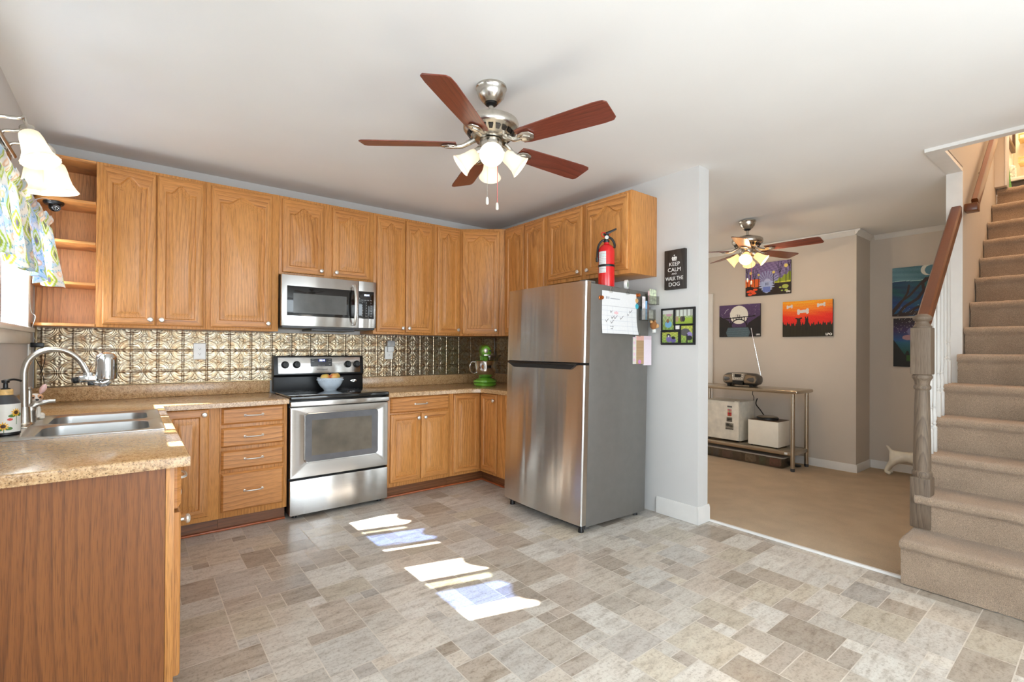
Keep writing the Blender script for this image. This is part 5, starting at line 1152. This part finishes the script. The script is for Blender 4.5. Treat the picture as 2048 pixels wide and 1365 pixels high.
canvas('purple canvas of a bridge crossing a full moon, left on the beige wall', LX, -1.222, 1.437, .510, .396, p_bridge, sig=.7)
canvas('red-orange canvas with two dog silhouettes and floating bones', LX, -1.985, 1.427, .507, .400, p_dogs, sig=1.)
canvas('teal canvas with crescent moon and dark tentacles, above another behind the newel', LX2, -2.904, 1.636, .37, .508, p_sea, 110, 150)
canvas('dark starry night canvas half hidden behind the newel post', LX2, -2.914, 1.108, .37, .506, p_night, 110, 150)
def sign():
    yl, z0, w, h, th = -2.239, 1.7255, .174, .298, .032
    t = thing('wall_sign', 'black wooden plaque reading keep calm and walk the dog on the partition', 'sign', (WX, yl-w/2, z0))
    bm = NB(); bx(bm, (WX-th, yl-w, z0), (WX-.001, yl, z0+h), .003); obj('board', bm, wood('black_stained_board', (66, 60, 56), (54, 49, 46), (38, 34, 32), ring=18, rough=.5, coat=0), t)
    R = (0, -1, 0); x = WX-th-.0006; yc = yl-w/2
    for body, size, z, sx in (('KEEP', .041, .188, 1.05), ('CALM', .041, .146, 1.05), ('AND', .018, .116, 1.1), ('WALK THE', .041, .080, .74), ('DOG', .041, .036, 1.05)):
        text('lettering', body, size, (x, yc, z0+z), R, UP, WHITE, t, sx=sx)
    bm = NB(); c = V((x, yc, z0+.214)); Y = V((0, -1, 0)); Z = V((0, 0, 1)); n = V((-.0006, 0, 0))
    prism(bm, [c-Y*.018, c+Y*.018, c+Y*.019+Z*.006, c-Y*.019+Z*.006], n)
    prism(bm, [c-Y*.019+Z*.008, c+Y*.019+Z*.008, c+Y*.022+Z*.022, c+Y*.018+Z*.029, c+Y*.010+Z*.031, c+Y*.005+Z*.024, c+Z*.033, c-Y*.005+Z*.024, c-Y*.010+Z*.031, c-Y*.018+Z*.029, c-Y*.022+Z*.022], n)
    prism(bm, [c-Y*.0018+Z*.034, c+Y*.0018+Z*.034, c+Y*.0018+Z*.046, c-Y*.0018+Z*.046], n); prism(bm, [c-Y*.006+Z*.039, c+Y*.006+Z*.039, c+Y*.006+Z*.042, c-Y*.006+Z*.042], n*1.3)
    obj('crown_emblem', bm, WHITE, t)
    bm = NB(); m = V((-.0004, 0, 0))
    for k in (-1, 1):
        for q in (.008, .013): lathe(bm, [(.0022, 0), (.0022, .0005)], c+Y*q*k+Z*(.016 if q < .01 else .018)+n, NX, 10)
    obj('crown_holes', bm, BLACK, t)
sign()
def dogs_photo(k):
    def f(u, v):
        rng = np.random.RandomState(k); a = A(u, v, 1.); gz = (rng.rand(9, 9)*.5+.5)
        n = np.sin(u*19+k)*np.sin(v*23+2*k)*.5+np.sin(u*41+v*37)*.3
        a.bg(lambda u, v: (.50+.16*n+.2*v, .62+.14*n+.1*v, .30+.14*n+.3*v*(k in (1, 0)))); a.jit(.08)
        D = (.14, .13, .14)
        if k == 0: a.put(v > .80, (.80, .80, .78)); a.put(np.hypot((u-.5)/.3, (v-.28)/.17) < 1, (.45, .66, .80)); a.put(np.hypot((u-.45)/.12, (v-.45)/.1) < 1, (.55, .40, .28)); a.put(np.hypot((u-.55)/.25, (v-.75)/.06) < 1, (.75, .55, .62))
        if k == 1: a.put(v > .55, (.80, .82, .78)); a.put((v > .55) & (np.sin(u*30) > .5), (.56, .56, .52)); a.put(v < .42, (.58, .68, .22)); [a.put(np.hypot((u-x)/.09, (v-.34)/.2) < 1, c) for x, c in ((.12, (.66, .56, .44)), (.38, (.36, .30, .26)), (.48, (.2, .18, .18)))]
        if k == 2: a.put(np.hypot((u-.42)/.17, (v-.34)/.3) < 1, (.46, .40, .62)); a.put(np.hypot((u-.40)/.13, (v-.70)/.16) < 1, (.22, .20, .20)); a.put(np.hypot((u-.40)/.05, (v-.62)/.1) < 1, (.86, .84, .82)); a.put(np.hypot((u-.70)/.15, (v-.22)/.24) < 1, (.40, .36, .58)); a.put(np.hypot((u-.70)/.12, (v-.46)/.14) < 1, (.14, .13, .14))
        if k == 3: a.put(np.hypot((u-.34)/.42, (v-.62)/.22) < 1, (.34, .33, .34)); a.put(np.hypot((u-.72)/.24, (v-.46)/.17) < 1, (.58, .52, .72)); a.put(np.hypot((u-.70)/.24, (v-.28)/.14) < 1, D); a.put((np.abs(u-.5) < .06) & (v < .5), D)
        return a.out()
    return f
def collage():
    yl, z0, w, h = -2.197, 1.3065, .290, .280; t = thing('photo_collage', 'black collage frame with four dog photos below the plaque on the partition', 'picture frame', (WX, yl-w/2, z0)); x = WX
    O = lambda a, b, d: V((x-d, yl-a, z0+b))
    bm = NB(); bars = []
    wins = [(.018, .115, .100, .150, 0), (.124, .158, .150, .105, 1), (.014, .018, .140, .078, 2), (.178, .016, .096, .126, 3)]
    # frame as a slab with the photographs and their raised borders set into it
    bx(bm, tuple(O(w, 0, .014)), tuple(O(0, h, .001)), .003)
    for a, b, ww, hh, k in wins:
        for lo, hi in (((a-.012, b-.012), (a+ww+.012, b)), ((a-.012, b+hh), (a+ww+.012, b+hh+.012)), ((a-.012, b), (a, b+hh)), ((a+ww, b), (a+ww+.012, b+hh))):
            p, q = O(hi[0], lo[1], .020), O(lo[0], hi[1], .013); bx(bm, tuple(p), tuple(q), .002)
    obj('frame', bm, BLACK, t)
    for a, b, ww, hh, k in wins: art('photograph', O(a, b, .0146), (0, -1, 0), UP, ww, hh, 70, 60, dogs_photo(k), PRINT, t)
    bm = NB(); bx(bm, tuple(O(.172, .118, .017)), tuple(O(.130, .148, .012)), .001); obj('centre_plate', bm, PAPER, t)
collage()

# ------------------------------------------------------------------ room beyond: steel table and what is on it
def work_table():
    xf, xb, ya, yb, zt = 5.875, 6.30, -1.10, -2.335, .852
    t = thing('steel_work_table', 'long stainless steel work table with undershelf against the beige wall', 'table', ((xf+xb)/2, (ya+yb)/2, 0))
    bm = NB(); bx(bm, (xf, yb, zt-.036), (xb, ya, zt), .012, seg=3); obj('tabletop', bm, STEELT, t)
    for x in (xf+.035, xb-.035):
        for y in (ya-.05, yb+.055):
            bm = NB(); tube(bm, [(x, y, .036), (x, y, zt-.034)], .0205, 16); l = obj('leg', bm, STEELT, t)
            bm = NB(); lathe(bm, [(.015, .004), (.021, .007), (.021, .036), (.018, .038)], (x, y, 0), UP, 16); obj('bullet_foot', bm, DGREY, l)
    bm = NB(); bx(bm, (xf+.02, yb+.04, .165), (xb-.02, ya-.03, .205), .008); s = obj('undershelf', bm, STEELT, t)
    bm = NB(); bx(bm, (xf+.0185, yb+.10, .175), (xf+.0198, yb+.13, .197)); obj('shelf_label', bm, WHITE, s)
work_table()
def mini_fridge():
    x0, x1, y0, y1, z0, z1 = 5.945, 6.325, -1.24, -1.690, .206, .672; IV = plain('ivory_enamel', (226, 220, 206), .4)
    t = thing('mini_fridge', 'white mini fridge with small photos on its door under the steel table', 'refrigerator', ((x0+x1)/2, (y0+y1)/2, z0))
    bm = NB(); bx(bm, (x0+.045, y1+.002, z0+.014), (x1, y0-.002, z1), .006); obj('fridge_body', bm, IV, t)
    bm = NB(); bx(bm, (x0, y1, z0+.022), (x0+.042, y0, z1+.002), .008, seg=3); d = obj('door', bm, IV, t)
    bm = NB(); bx(bm, (x0-.003, y1+.01, z1-.004), (x0+.045, y1+.05, z1+.010), .003); obj('hinge_cap', bm, IV, t)
    bm = NB()
    for a in (x0+.08, x1-.05):
        for b in (y0-.05, y1+.05): lathe(bm, [(.014, 0), (.014, .016)], (a, b, z0), UP, 12)
    obj('foot', bm, BLACK, t)
    def ph(label, ya, za, w, h, f):
        t2 = thing('photo_magnet', label, 'photo', (x0-.001, ya-w/2, za)); bm = NB(); bx(bm, (x0-.0025, ya-w, za), (x0-.0004, ya, za+h)); obj('magnet_backing', bm, BLACK, t2)
        art('photograph', (x0-.003, ya, za), (0, -1, 0), UP, w, h, 40, 36, f, PRINT, t2)
    g = lambda k: (lambda u, v: [np.clip(.62-.5*np.exp(-((u-.3)**2+(v-.4-.1*k)**2)*14)-.4*np.exp(-((u-.75)**2+(v-.55)**2)*(8+4*k))+.08*np.sin(u*23+v*9*k)-.25*(v<.2), .06, .9)*q for q in (1., .95, .86)])
    ph('narrow dark magnet strip, topmost on the mini fridge door', -1.556, .605, .055, .018, lambda u, v: [.30+.12*(np.sin(u*60) > 0)]*3)
    ph('small red and pink photo on the mini fridge door', -1.560, .505, .046, .078, lambda u, v: [np.where(v < .5, .66, .72)+.15*np.sin(u*9), np.where(v < .5, .26, .56)+.1*np.sin(v*12), np.where(v < .5, .22, .50)+0*u])
    ph('grey photo below the red photo on the mini fridge door', -1.548, .440, .066, .052, g(1))
    ph('wide black-and-white photo, lowest on the mini fridge door', -1.535, .348, .094, .076, g(3))
mini_fridge()
def cube_box():
    x0, x1, y0, y1, z0, z1 = 5.955, 6.24, -1.792, -2.118, .206, .492
    t = thing('storage_box', 'small white box-shaped appliance on the undershelf right of the mini fridge', 'box', ((x0+x1)/2, (y0+y1)/2, z0))
    bm = NB(); bx(bm, (x0, y1, z0+.012), (x1, y0, z1), .004); obj('body', bm, plain('cream_white_laminate', (236, 230, 216), .35, var=.01), t)
    bm = NB(); bx(bm, (x0+.004, y1+.004, z1-.0005), (x1-.004, y0-.004, z1+.004)); obj('top_panel', bm, plain('brown_top_panel', (104, 84, 66), .5), t)
    bm = NB()
    for a in (x0+.03, x1-.03):
        for b in (y0-.03, y1+.03): lathe(bm, [(.012, 0), (.012, .014)], (a, b, z0), UP, 10)
    obj('foot', bm, BLACK, t)
    c = (6.09, -1.945, z1+.0045); t = thing('hot_plate', 'round black hot plate with silver rim on top of the white box', 'hot plate', c)
    bm = NB(); lathe(bm, [(.10, 0), (.112, .004), (.112, .022), (.100, .028)], c, UP, 32); obj('base', bm, BLACK, t)
    bm = NB(); lathe(bm, [(.098, .0275), (.100, .033), (.092, .036), (.04, .038), (.002, .038)], c, UP, 32); obj('plate', bm, STEELT, t)
    bm = NB(); tube(bm, smooth_path([(6.17, -1.88, z1+.022), (6.24, -1.80, z1+.08), (6.30, -1.72, z1+.14), (6.372, -1.70, z1+.20)], 5), .006, 8); obj('cord', bm, BLACK, t)
cube_box()
bm = NB(); tube(bm, smooth_path([(6.36, -1.66, .816), (6.35, -1.655, .75), (6.36, -1.665, .70), (6.352, -1.665, .60)], 5), .004, 6)
tag(obj('black_cable', bm, BLACK, None, (6.36, -1.66, .7)), 'black power cord on the beige wall under the steel table', 'cord')
def tote():
    x0, x1, y0, y1, z0, z1 = 5.93, 6.27, -1.14, -2.18, .004, .128
    t = thing('storage_tote', 'long clear plastic tote of wrapping supplies on the carpet under the undershelf', 'storage box', ((x0+x1)/2, (y0+y1)/2, z0))
    P = lambda i, z: rrect(x0+i, x1-i, y1+i, y0-i, .03, z)
    bm = NB(); loops(bm, [P(.03, z0+.003), P(.022, z0), P(.012, z0+.05), P(.004, z1-.012), P(.008, z1-.012), P(.016, z0+.05), P(.028, z0+.006)], cap0=False, cap1=True); obj('tub', bm, MILKP, t, fix=False)
    bm = NB(); loops(bm, [P(-.004, z1-.014), P(-.006, z1-.006), P(.004, z1), P(.02, z1-.003)], cap0=True, cap1=True); obj('lid', bm, plain('hazy_grey_lid', (176, 168, 158), .35), t)
    rnd = random.Random(4); cols = [(176, 62, 70), (70, 120, 84), (196, 182, 160), (92, 66, 58), (160, 108, 120), (66, 84, 110), (110, 150, 120)]
    for k, (nm, cl) in enumerate((('red gift bow', 0), ('green ribbon roll', 1), ('cream paper roll', 2), ('brown gift bag', 3), ('pink ribbon roll', 4), ('blue gift box', 5), ('mint tissue bundle', 6))):
        y = -2.07+k*.135; c = V((5.99, y, z0+.008)); bm = NB(); w = .05
        if k % 2: lathe(bm, [(.030, 0), (.034, .004), (.034, .082), (.030, .086), (.012, .086)], c, UP, 20)
        else: bx(bm, (c.x-.03, y-w, c.z), (c.x+.05, y+w, c.z+.085), .014)
        tag(obj('gift_supply', bm, plain('tote_content_%d' % k, cols[cl], .6, var=.25, scale=30), None, c), nm+' inside the clear tote under the steel table', 'gift wrap')
tote()
bm = NB(); lathe(bm, [(.05, 0), (.055, .006), (.05, .014), (.02, .016)], (6.205, -2.195, .004), UP, 24)
tag(obj('cord_reel', bm, BLACK, None, (6.205, -2.195, .004)), 'flat black disc on the carpet behind the steel table leg', 'disc')
def boombox():
    x, z = 6.075, .853; ya, yb = -1.455, -1.880; yc = (ya+yb)/2; GB = plain('charcoal_plastic', (70, 66, 62), .35); SL = plain('silver_plastic', (178, 170, 158), .3, .5); SP = plain('bronze_speaker_mesh', (128, 110, 88), .45, .4, bump=.4, bscale=300)
    t = thing('boombox', 'charcoal portable CD radio with raised antenna on the steel table', 'radio', (x, yc, z))
    def ell(y, a, b, zc, n=24): return [V((x+a*math.cos(q)*(1.0), y, z+zc+b*math.sin(q))) for q in np.linspace(0, 2*math.pi, n+1)[:-1]]
    bm = NB(); loops(bm, [ell(ya-.004, .045, .030, .080), ell(ya-.012, .070, .052, .080), ell(ya-.05, .098, .070, .082), ell(yc, .105, .074, .085), ell(yb+.05, .098, .070, .082), ell(yb+.012, .070, .052, .080), ell(yb+.004, .045, .030, .080)], cap0=True, cap1=True); obj('shell', bm, GB, t)
    bm = NB(); prism(bm, [(x-.102, yc+.075, z+.150), (x-.102, yc-.075, z+.150), (x-.118, yc-.062, z+.070), (x-.118, yc+.062, z+.070)], (.05, 0, 0), bev=.004); p = obj('control_panel', bm, SL, t)
    bm = NB(); prism(bm, [(x-.1065, yc+.038, z+.142), (x-.1065, yc-.038, z+.142), (x-.1135, yc-.036, z+.108), (x-.1135, yc+.036, z+.108)], (-.002, 0, 0)); obj('display', bm, BLACKG, p)
    bm = NB()
    for dy, dz in ((.056, .140), (.056, .118), (-.054, .140), (-.054, .118), (.02, .088), (-.02, .088), (0, .088), (.05, .09), (-.05, .09)): lathe(bm, [(.006, 0), (.006, .005), (.004, .006)], (x-.1105+(.142-dz)*-.05, yc+dy, z+dz), NX, 12)
    obj('button', bm, KNOBM, p)
    for s in (-1, 1):
        bm = NB(); pts = [V((x-.096, yc+s*.082, z+.138)), V((x-.088, yc+s*.178, z+.125)), V((x-.080, yc+s*.198, z+.085)), V((x-.088, yc+s*.178, z+.042)), V((x-.104, yc+s*.068, z+.045)), V((x-.110, yc+s*.066, z+.075))]
        prism(bm, pts, (.03, 0, 0), bev=.006); obj('speaker_grille', bm, SP, t)
    bm = NB(); bx(bm, (x-.112, yc-.060, z+.020), (x-.05, yc+.060, z+.060), .004); obj('disc_door', bm, BLACKG, t)
    bm = NB()
    for s in (-1, 1): bx(bm, (x-.07, yc+s*.13-.02, z), (x+.05, yc+s*.13+.02, z+.02), .004)
    obj('foot', bm, BLACK, t)
    bm = NB(); tube(bm, [(x+.06, yb+.03, z+.13), (x+.052, yb+.095, z+.46), (x+.046, yb+.135, z+.67)], [.0035, .0028, .0018], 8); ball(bm, (x+.046, yb+.135, z+.672), .004, seg=8, rings=6); obj('antenna', bm, CHROME, t)
boombox()
def dog_statue():
    WP = plain('glossy_white_resin', (232, 226, 210), .35, coat=.2); x0, y0 = 6.56, -2.90
    t = thing('dog_statue', 'white dog statue standing on the carpet, half hidden behind the newel post', 'statue', (x0+.05, -3.08, .004))
    me = bpy.data.meshes.new('dog_body'); o = bpy.data.objects.new('dog_body', me); COL.objects.link(o); o.parent = t; b = wpos(t)
    J = {'pel': (6.61, -2.985, .205, .050), 'mid': (6.62, -3.08, .205, .046), 'che': (6.63, -3.17, .195, .056), 'nk': (6.63, -3.225, .255, .036), 'hd': (6.63, -3.265, .310, .040), 'mz': (6.62, -3.325, .292, .024),
         'tl': (6.60, -2.945, .245, .015), 't2': (6.60, -2.920, .285, .013), 't3': (6.60, -2.908, .300, .008), 'e1': (6.655, -3.245, .352, .014), 'e1b': (6.665, -3.240, .382, .006), 'e2': (6.605, -3.245, .352, .014), 'e2b': (6.595, -3.240, .382, .006)}
    E_ = [('pel', 'mid'), ('mid', 'che'), ('che', 'nk'), ('nk', 'hd'), ('hd', 'mz'), ('pel', 'tl'), ('tl', 't2'), ('t2', 't3'), ('hd', 'e1'), ('e1', 'e1b'), ('hd', 'e2'), ('e2', 'e2b')]
    for s, dx in (('l', -.035), ('r', .042)):
        J['hk'+s] = (6.61+dx, -2.975, .150, .038); J['ho'+s] = (6.61+dx, -2.928, .085, .023); J['hf'+s] = (6.605+dx, -2.912, .034, .022); J['ht'+s] = (6.60+dx, -2.955, .018, .018)
        J['se'+s] = (6.63+dx*.9, -3.185, .130, .027); J['sw'+s] = (6.63+dx*.9, -3.20, .065, .020); J['sf'+s] = (6.63+dx*.9, -3.205, .022, .020); J['st'+s] = (6.63+dx*.9, -3.235, .018, .017)
        E_ += [('pel', 'hk'+s), ('hk'+s, 'ho'+s), ('ho'+s, 'hf'+s), ('hf'+s, 'ht'+s), ('che', 'se'+s), ('se'+s, 'sw'+s), ('sw'+s, 'sf'+s), ('sf'+s, 'st'+s)]
    K = list(J); me.from_pydata([V(J[k][:3])-b for k in K], [(K.index(p), K.index(q)) for p, q in E_], [])
    o.modifiers.new('skin', 'SKIN')
    for d, k in zip(me.skin_vertices[0].data, K): d.radius = (J[k][3], J[k][3]); d.use_root = k == 'pel'
    o.modifiers.new('smooth', 'SUBSURF').levels = 2
    bpy.context.view_layer.update()
    m2 = bpy.data.meshes.new_from_object(o.evaluated_get(bpy.context.evaluated_depsgraph_get())); o.modifiers.clear(); o.data = m2; m2.materials.clear(); finish(m2, WP, 180); bpy.data.meshes.remove(me)
    bm = NB(); ball(bm, (6.618, -3.346, .298), .009); ball(bm, (6.602, -3.295, .325), .006); ball(bm, (6.650, -3.297, .325), .006); obj('eyes_and_nose', bm, BLACK, t)
dog_statue()

# ------------------------------------------------------------------ stairs
NX_ = [3.765, 4.02, 4.30, 4.53, 4.75, 4.975, 5.215, 5.43, 5.645, 5.83, 6.005, 6.19, 6.405, 6.66]
NZ_ = [.250, .445, .640, .848, 1.050, 1.250, 1.445, 1.640, 1.845, 2.022, 2.195, 2.370, 2.560, 2.750]
YR = -4.655
def stairs():
    t = thing('staircase', 'straight carpeted staircase climbing to the floor above at the right', 'staircase', (4.0, -4.1, .004)); rnd = np.random.RandomState(2)
    for k in range(14):
        x, z = NX_[k], NZ_[k]; zb = NZ_[k-1]-.012 if k else .004; xe = NX_[k+1]+.05 if k < 13 else 6.70
        yl = -3.668 if k == 0 else (-3.676 if k < 5 else SY-.006)
        prof = [(x+.035, zb), (x+.030, z-.055), (x+.008, z-.046), (x, z-.030), (x+.002, z-.012), (x+.016, z-.002), (x+.04, z), (xe, z), (xe, z-.05), (xe-.02, zb if k == 0 else z-.06)]
        if k: prof = prof[:8]+[(xe, z-.10), (x+.06, zb)]
        else: prof = prof[:8]+[(xe, zb)]
        # resample the cross-section and lay it along y so that the pile can be roughened
        pts = []
        for (a, b), (c, d) in zip(prof, prof[1:]+prof[:1]):
            n = max(1, int(math.hypot(c-a, d-b)/.014)); pts += [(a+(c-a)*i/n, b+(d-b)*i/n) for i in range(n)]
        ys = np.concatenate([[yl, yl-.006], np.arange(yl-.02, YR+.01, -.014), [YR]])
        ls = []
        for j, y in enumerate(ys):
            e = .006 if j == 0 else 0.; cx_ = sum(p[0] for p in pts)/len(pts); cz = sum(p[1] for p in pts)/len(pts)
            ls.append([(a+(cx_-a)*e*2, y, b+(cz-b)*e*2) for a, b in pts])
        bm = NB(); loops(bm, ls, cap0=True, cap1=True)
        for v in bm.verts: v.co += V((rnd.uniform(-.003, .0005), 0 if abs(v.co.y-YR) < .02 else rnd.uniform(-.001, .002), rnd.uniform(-.0022, .0022) if v.co.z > .03 else 0))
        obj('step', bm, CARPS, t, ang=70)
    bm = NB(); prism(bm, [(4.10, -3.675, .004), (5.18, -3.674, .004), (5.18, -3.674, .90), (4.12, -3.674, .22)], (0, .012, 0)); obj('side_stringer', bm, TRIM, t)
stairs()
def railing():
    t = thing('stair_railing', 'stair railing with grey turned newel post, brown handrail and white balusters', 'railing', (4.075, -3.688, .25)); nx, ny = 4.085, -3.700
    bm = NB(); h = .047
    def block(z0, z1, c=.012): prism(bm, [(nx-h, ny-h, z0), (nx+h, ny-h, z0), (nx+h, ny+h, z0), (nx-h, ny+h, z0)], (0, 0, z1-z0), bev=.006)
    block(.256, .545); block(1.135, 1.405)
    lathe(bm, [(.045, .535), (.044, .548), (.047, .556), (.047, .572), (.040, .582), (.041, .62), (.040, .75), (.037, .90), (.034, 1.03), (.033, 1.045), (.039, 1.052), (.041, 1.060), (.039, 1.068), (.034, 1.076), (.036, 1.095), (.042, 1.108), (.047, 1.116), (.047, 1.126), (.042, 1.134), (.040, 1.142)], (nx, ny, 0), UP, 32)
    lathe(bm, [(.042, 1.400), (.044, 1.412), (.038, 1.420), (.030, 1.432), (.030, 1.440), (.040, 1.448), (.045, 1.456), (.045, 1.462), (.036, 1.476), (.020, 1.484), (.002, 1.486)], (nx, ny, 0), UP, 32)
    obj('newel_post', bm, GREYW, t)
    a, b = V((nx+.035, -3.690, 1.415)), V((5.205, -3.668, 2.300)); d = (b-a).normalized(); s = V((0, 1, 0)); n = d.cross(s); n = n if n.z > 0 else -n
    def prof(c, w=.032, hh=.062): return [c-s*w-n*hh*.5, c+s*w-n*hh*.5, c+s*w+n*hh*.3, c+s*w*.72+n*hh*.5, c-s*w*.72+n*hh*.5, c-s*w+n*hh*.3]
    bm = NB(); loops(bm, [prof(a), prof(b)], cap0=True, cap1=True); obj('handrail', bm, RAILW, t)
    for k in range(1, 5):
        for f_ in (.055, .165):
            x, z0 = NX_[k]+f_, NZ_[k]-.004
            if x < nx+.06: continue
            if x > 5.17: continue
            zr = a.z+(x-a.x)/(b.x-a.x)*(b.z-a.z)-.035; y = a.y+(x-a.x)/(b.x-a.x)*(b.y-a.y)+.001; q = .0145
            bm = NB(); bh = .16+.0*k
            prism(bm, [(x-q, y-q, z0), (x+q, y-q, z0), (x+q, y+q, z0), (x-q, y+q, z0)], (0, 0, bh), bev=.004)
            lathe(bm, [(.0140, bh-.004), (.008, bh+.010), (.0125, bh+.020), (.008, bh+.030), (.0135, bh+.05), (.0135, bh+.070), (.011, bh+.10), (.008, bh+.12), (.0112, bh+.126), (.008, bh+.132), (.0115, bh+.18), (.0118, bh+.26), (.0105, bh+.42), (.0085, zr-z0)], (x, y, z0), UP, 16)
            obj('baluster', bm, plain('white_baluster_paint', (206, 204, 199), .45, var=.01), t)
railing()
t = thing('wall_handrail', 'brown wall-mounted handrail on the stair wall, rising to the upper floor', 'handrail', (5.4, SY-.05, 2.3))
a, b = V((5.30, SY-.052, 2.352)), V((6.62, SY-.052, 3.475)); d = (b-a).normalized(); s = V((0, 1, 0)); n = d.cross(s); n = n if n.z > 0 else -n
bm = NB(); loops(bm, [[c-s*.019-n*.040, c+s*.019-n*.040, c+s*.019+n*.026, c+s*.013+n*.036, c-s*.013+n*.036, c-s*.019+n*.026] for c in (a, b)], cap0=True, cap1=True); obj('rail', bm, RAILW, t)
bm = NB(); bx(bm, (5.225, SY-.076, 2.285), (5.325, SY-.004, 2.340), .006); obj('wall_return', bm, RAILW, t)
for x in (5.8, 6.4): bm = NB(); z = a.z+(x-a.x)*(b.z-a.z)/(b.x-a.x)-.05; tube(bm, [(x, SY-.002, z-.03), (x, SY-.045, z-.03), (x, SY-.052, z+.02)], .008, 8); obj('bracket', bm, NICKEL, t)
# ------------------------------------------------------------------ bright room at the top of the stairs
bm = NB(); bx(bm, (6.585, SY-.078, 2.752), (6.735, SY-.0655, 4.75), .003); struct('trim_6', bm, TRIM)
t = thing('picture_frame', 'dark wooden picture frame at the top of the stairs', 'picture frame', (7.4, SY, 3.3)); bm = NB()
for lo, hi in (((7.16, 3.33), (7.66, 3.385)), ((7.16, 3.88), (7.66, 3.93)), ((7.16, 3.385), (7.215, 3.88)), ((7.61, 3.385), (7.66, 3.88))): bx(bm, (lo[0], SY-.03, lo[1]), (hi[0], SY-.001, hi[1]), .004)
obj('frame', bm, wood('dark_walnut', (110, 84, 62), (90, 66, 48), (58, 40, 28), ring=20), t); bm = NB(); bx(bm, (7.215, SY-.010, 3.385), (7.61, SY-.004, 3.88)); obj('picture', bm, plain('pale_mirror_picture', (226, 220, 208), .2), t)
for z, lab in ((3.47, 'upper pine wall shelf in the bright room upstairs'), (3.225, 'lower pine wall shelf in the bright room upstairs')):
    t = thing('wall_shelf', lab, 'shelf', (7.8, -3.95, z)); PINE = plain('pale_pine', (232, 200, 136), .5, var=.06, scale=40)
    bm = NB(); bx(bm, (7.70, -4.15, z), (7.858, -3.745, z+.018), .003); obj('shelf_board', bm, PINE, t); bm = NB(); bx(bm, (7.70, -4.15, z+.05), (7.712, -3.745, z+.066), .002); bx(bm, (7.70, -3.757, z+.018), (7.712, -3.745, z+.05)); obj('front_rail', bm, PINE, t)
t = thing('low_cabinet', 'dark low cabinet with white top in the bright room upstairs', 'cabinet', (7.6, -4.0, 2.747)); bm = NB(); bx(bm, (7.22, -4.6, 2.747), (7.85, -3.715, 2.930), .004); obj('cabinet_body', bm, plain('charcoal_cabinet', (62, 58, 62), .5), t)
bm = NB(); bx(bm, (7.20, -4.6, 2.931), (7.855, -3.705, 2.965), .004); obj('white_top', bm, WHITE, t)
t = thing('tissue_box', 'patterned tissue box on the white cabinet top upstairs', 'tissue box', (7.31, -3.74, 2.966)); bm = NB(); bx(bm, (7.25, -3.765, 2.966), (7.37, -3.712, 3.075), .003); obj('carton', bm, plain('grey_green_pattern', (196, 204, 190), .6, var=.2, scale=60), t)
bm = NB(); lathe(bm, [(.03, 0), (.02, .012), (.024, .03), (.006, .04)], (7.31, -3.74, 3.073), UP, 10); obj('tissue', bm, PAPER, t)
t = thing('hand_towel', 'green ribbed towel hanging just inside the doorway upstairs', 'towel', (7.02, -3.74, 2.9)); u, v = np.meshgrid(np.linspace(0, 1, 30), np.linspace(0, 1, 60))
P = np.stack([6.98+.34*(u-.5)*(.2+.8*(1-v)), -3.742-.012*np.sin(u*16)*(1-v*.5)-.01*(1-v), 2.78+.25*v], -1); C = np.stack([np.where(np.sin(v*110) > .3, .30, .52)+0*u, np.where(np.sin(v*110) > .3, .62, .74)+0*u, np.where(np.sin(v*110) > .3, .28, .44)+0*u], -1)
o = mesh_obj('towel_cloth', grid_mesh('towel_cloth', P, C), attr_mat('towel_cloth_green', .9, .2, 200), t); o.modifiers.new('thick', 'SOLIDIFY').thickness = .006
bm = NB(); tube(bm, [(6.98, -3.702, 3.07), (6.98, -3.735, 3.07), (6.98, -3.742, 3.02)], .006, 8); obj('hook', bm, NICKEL, t)
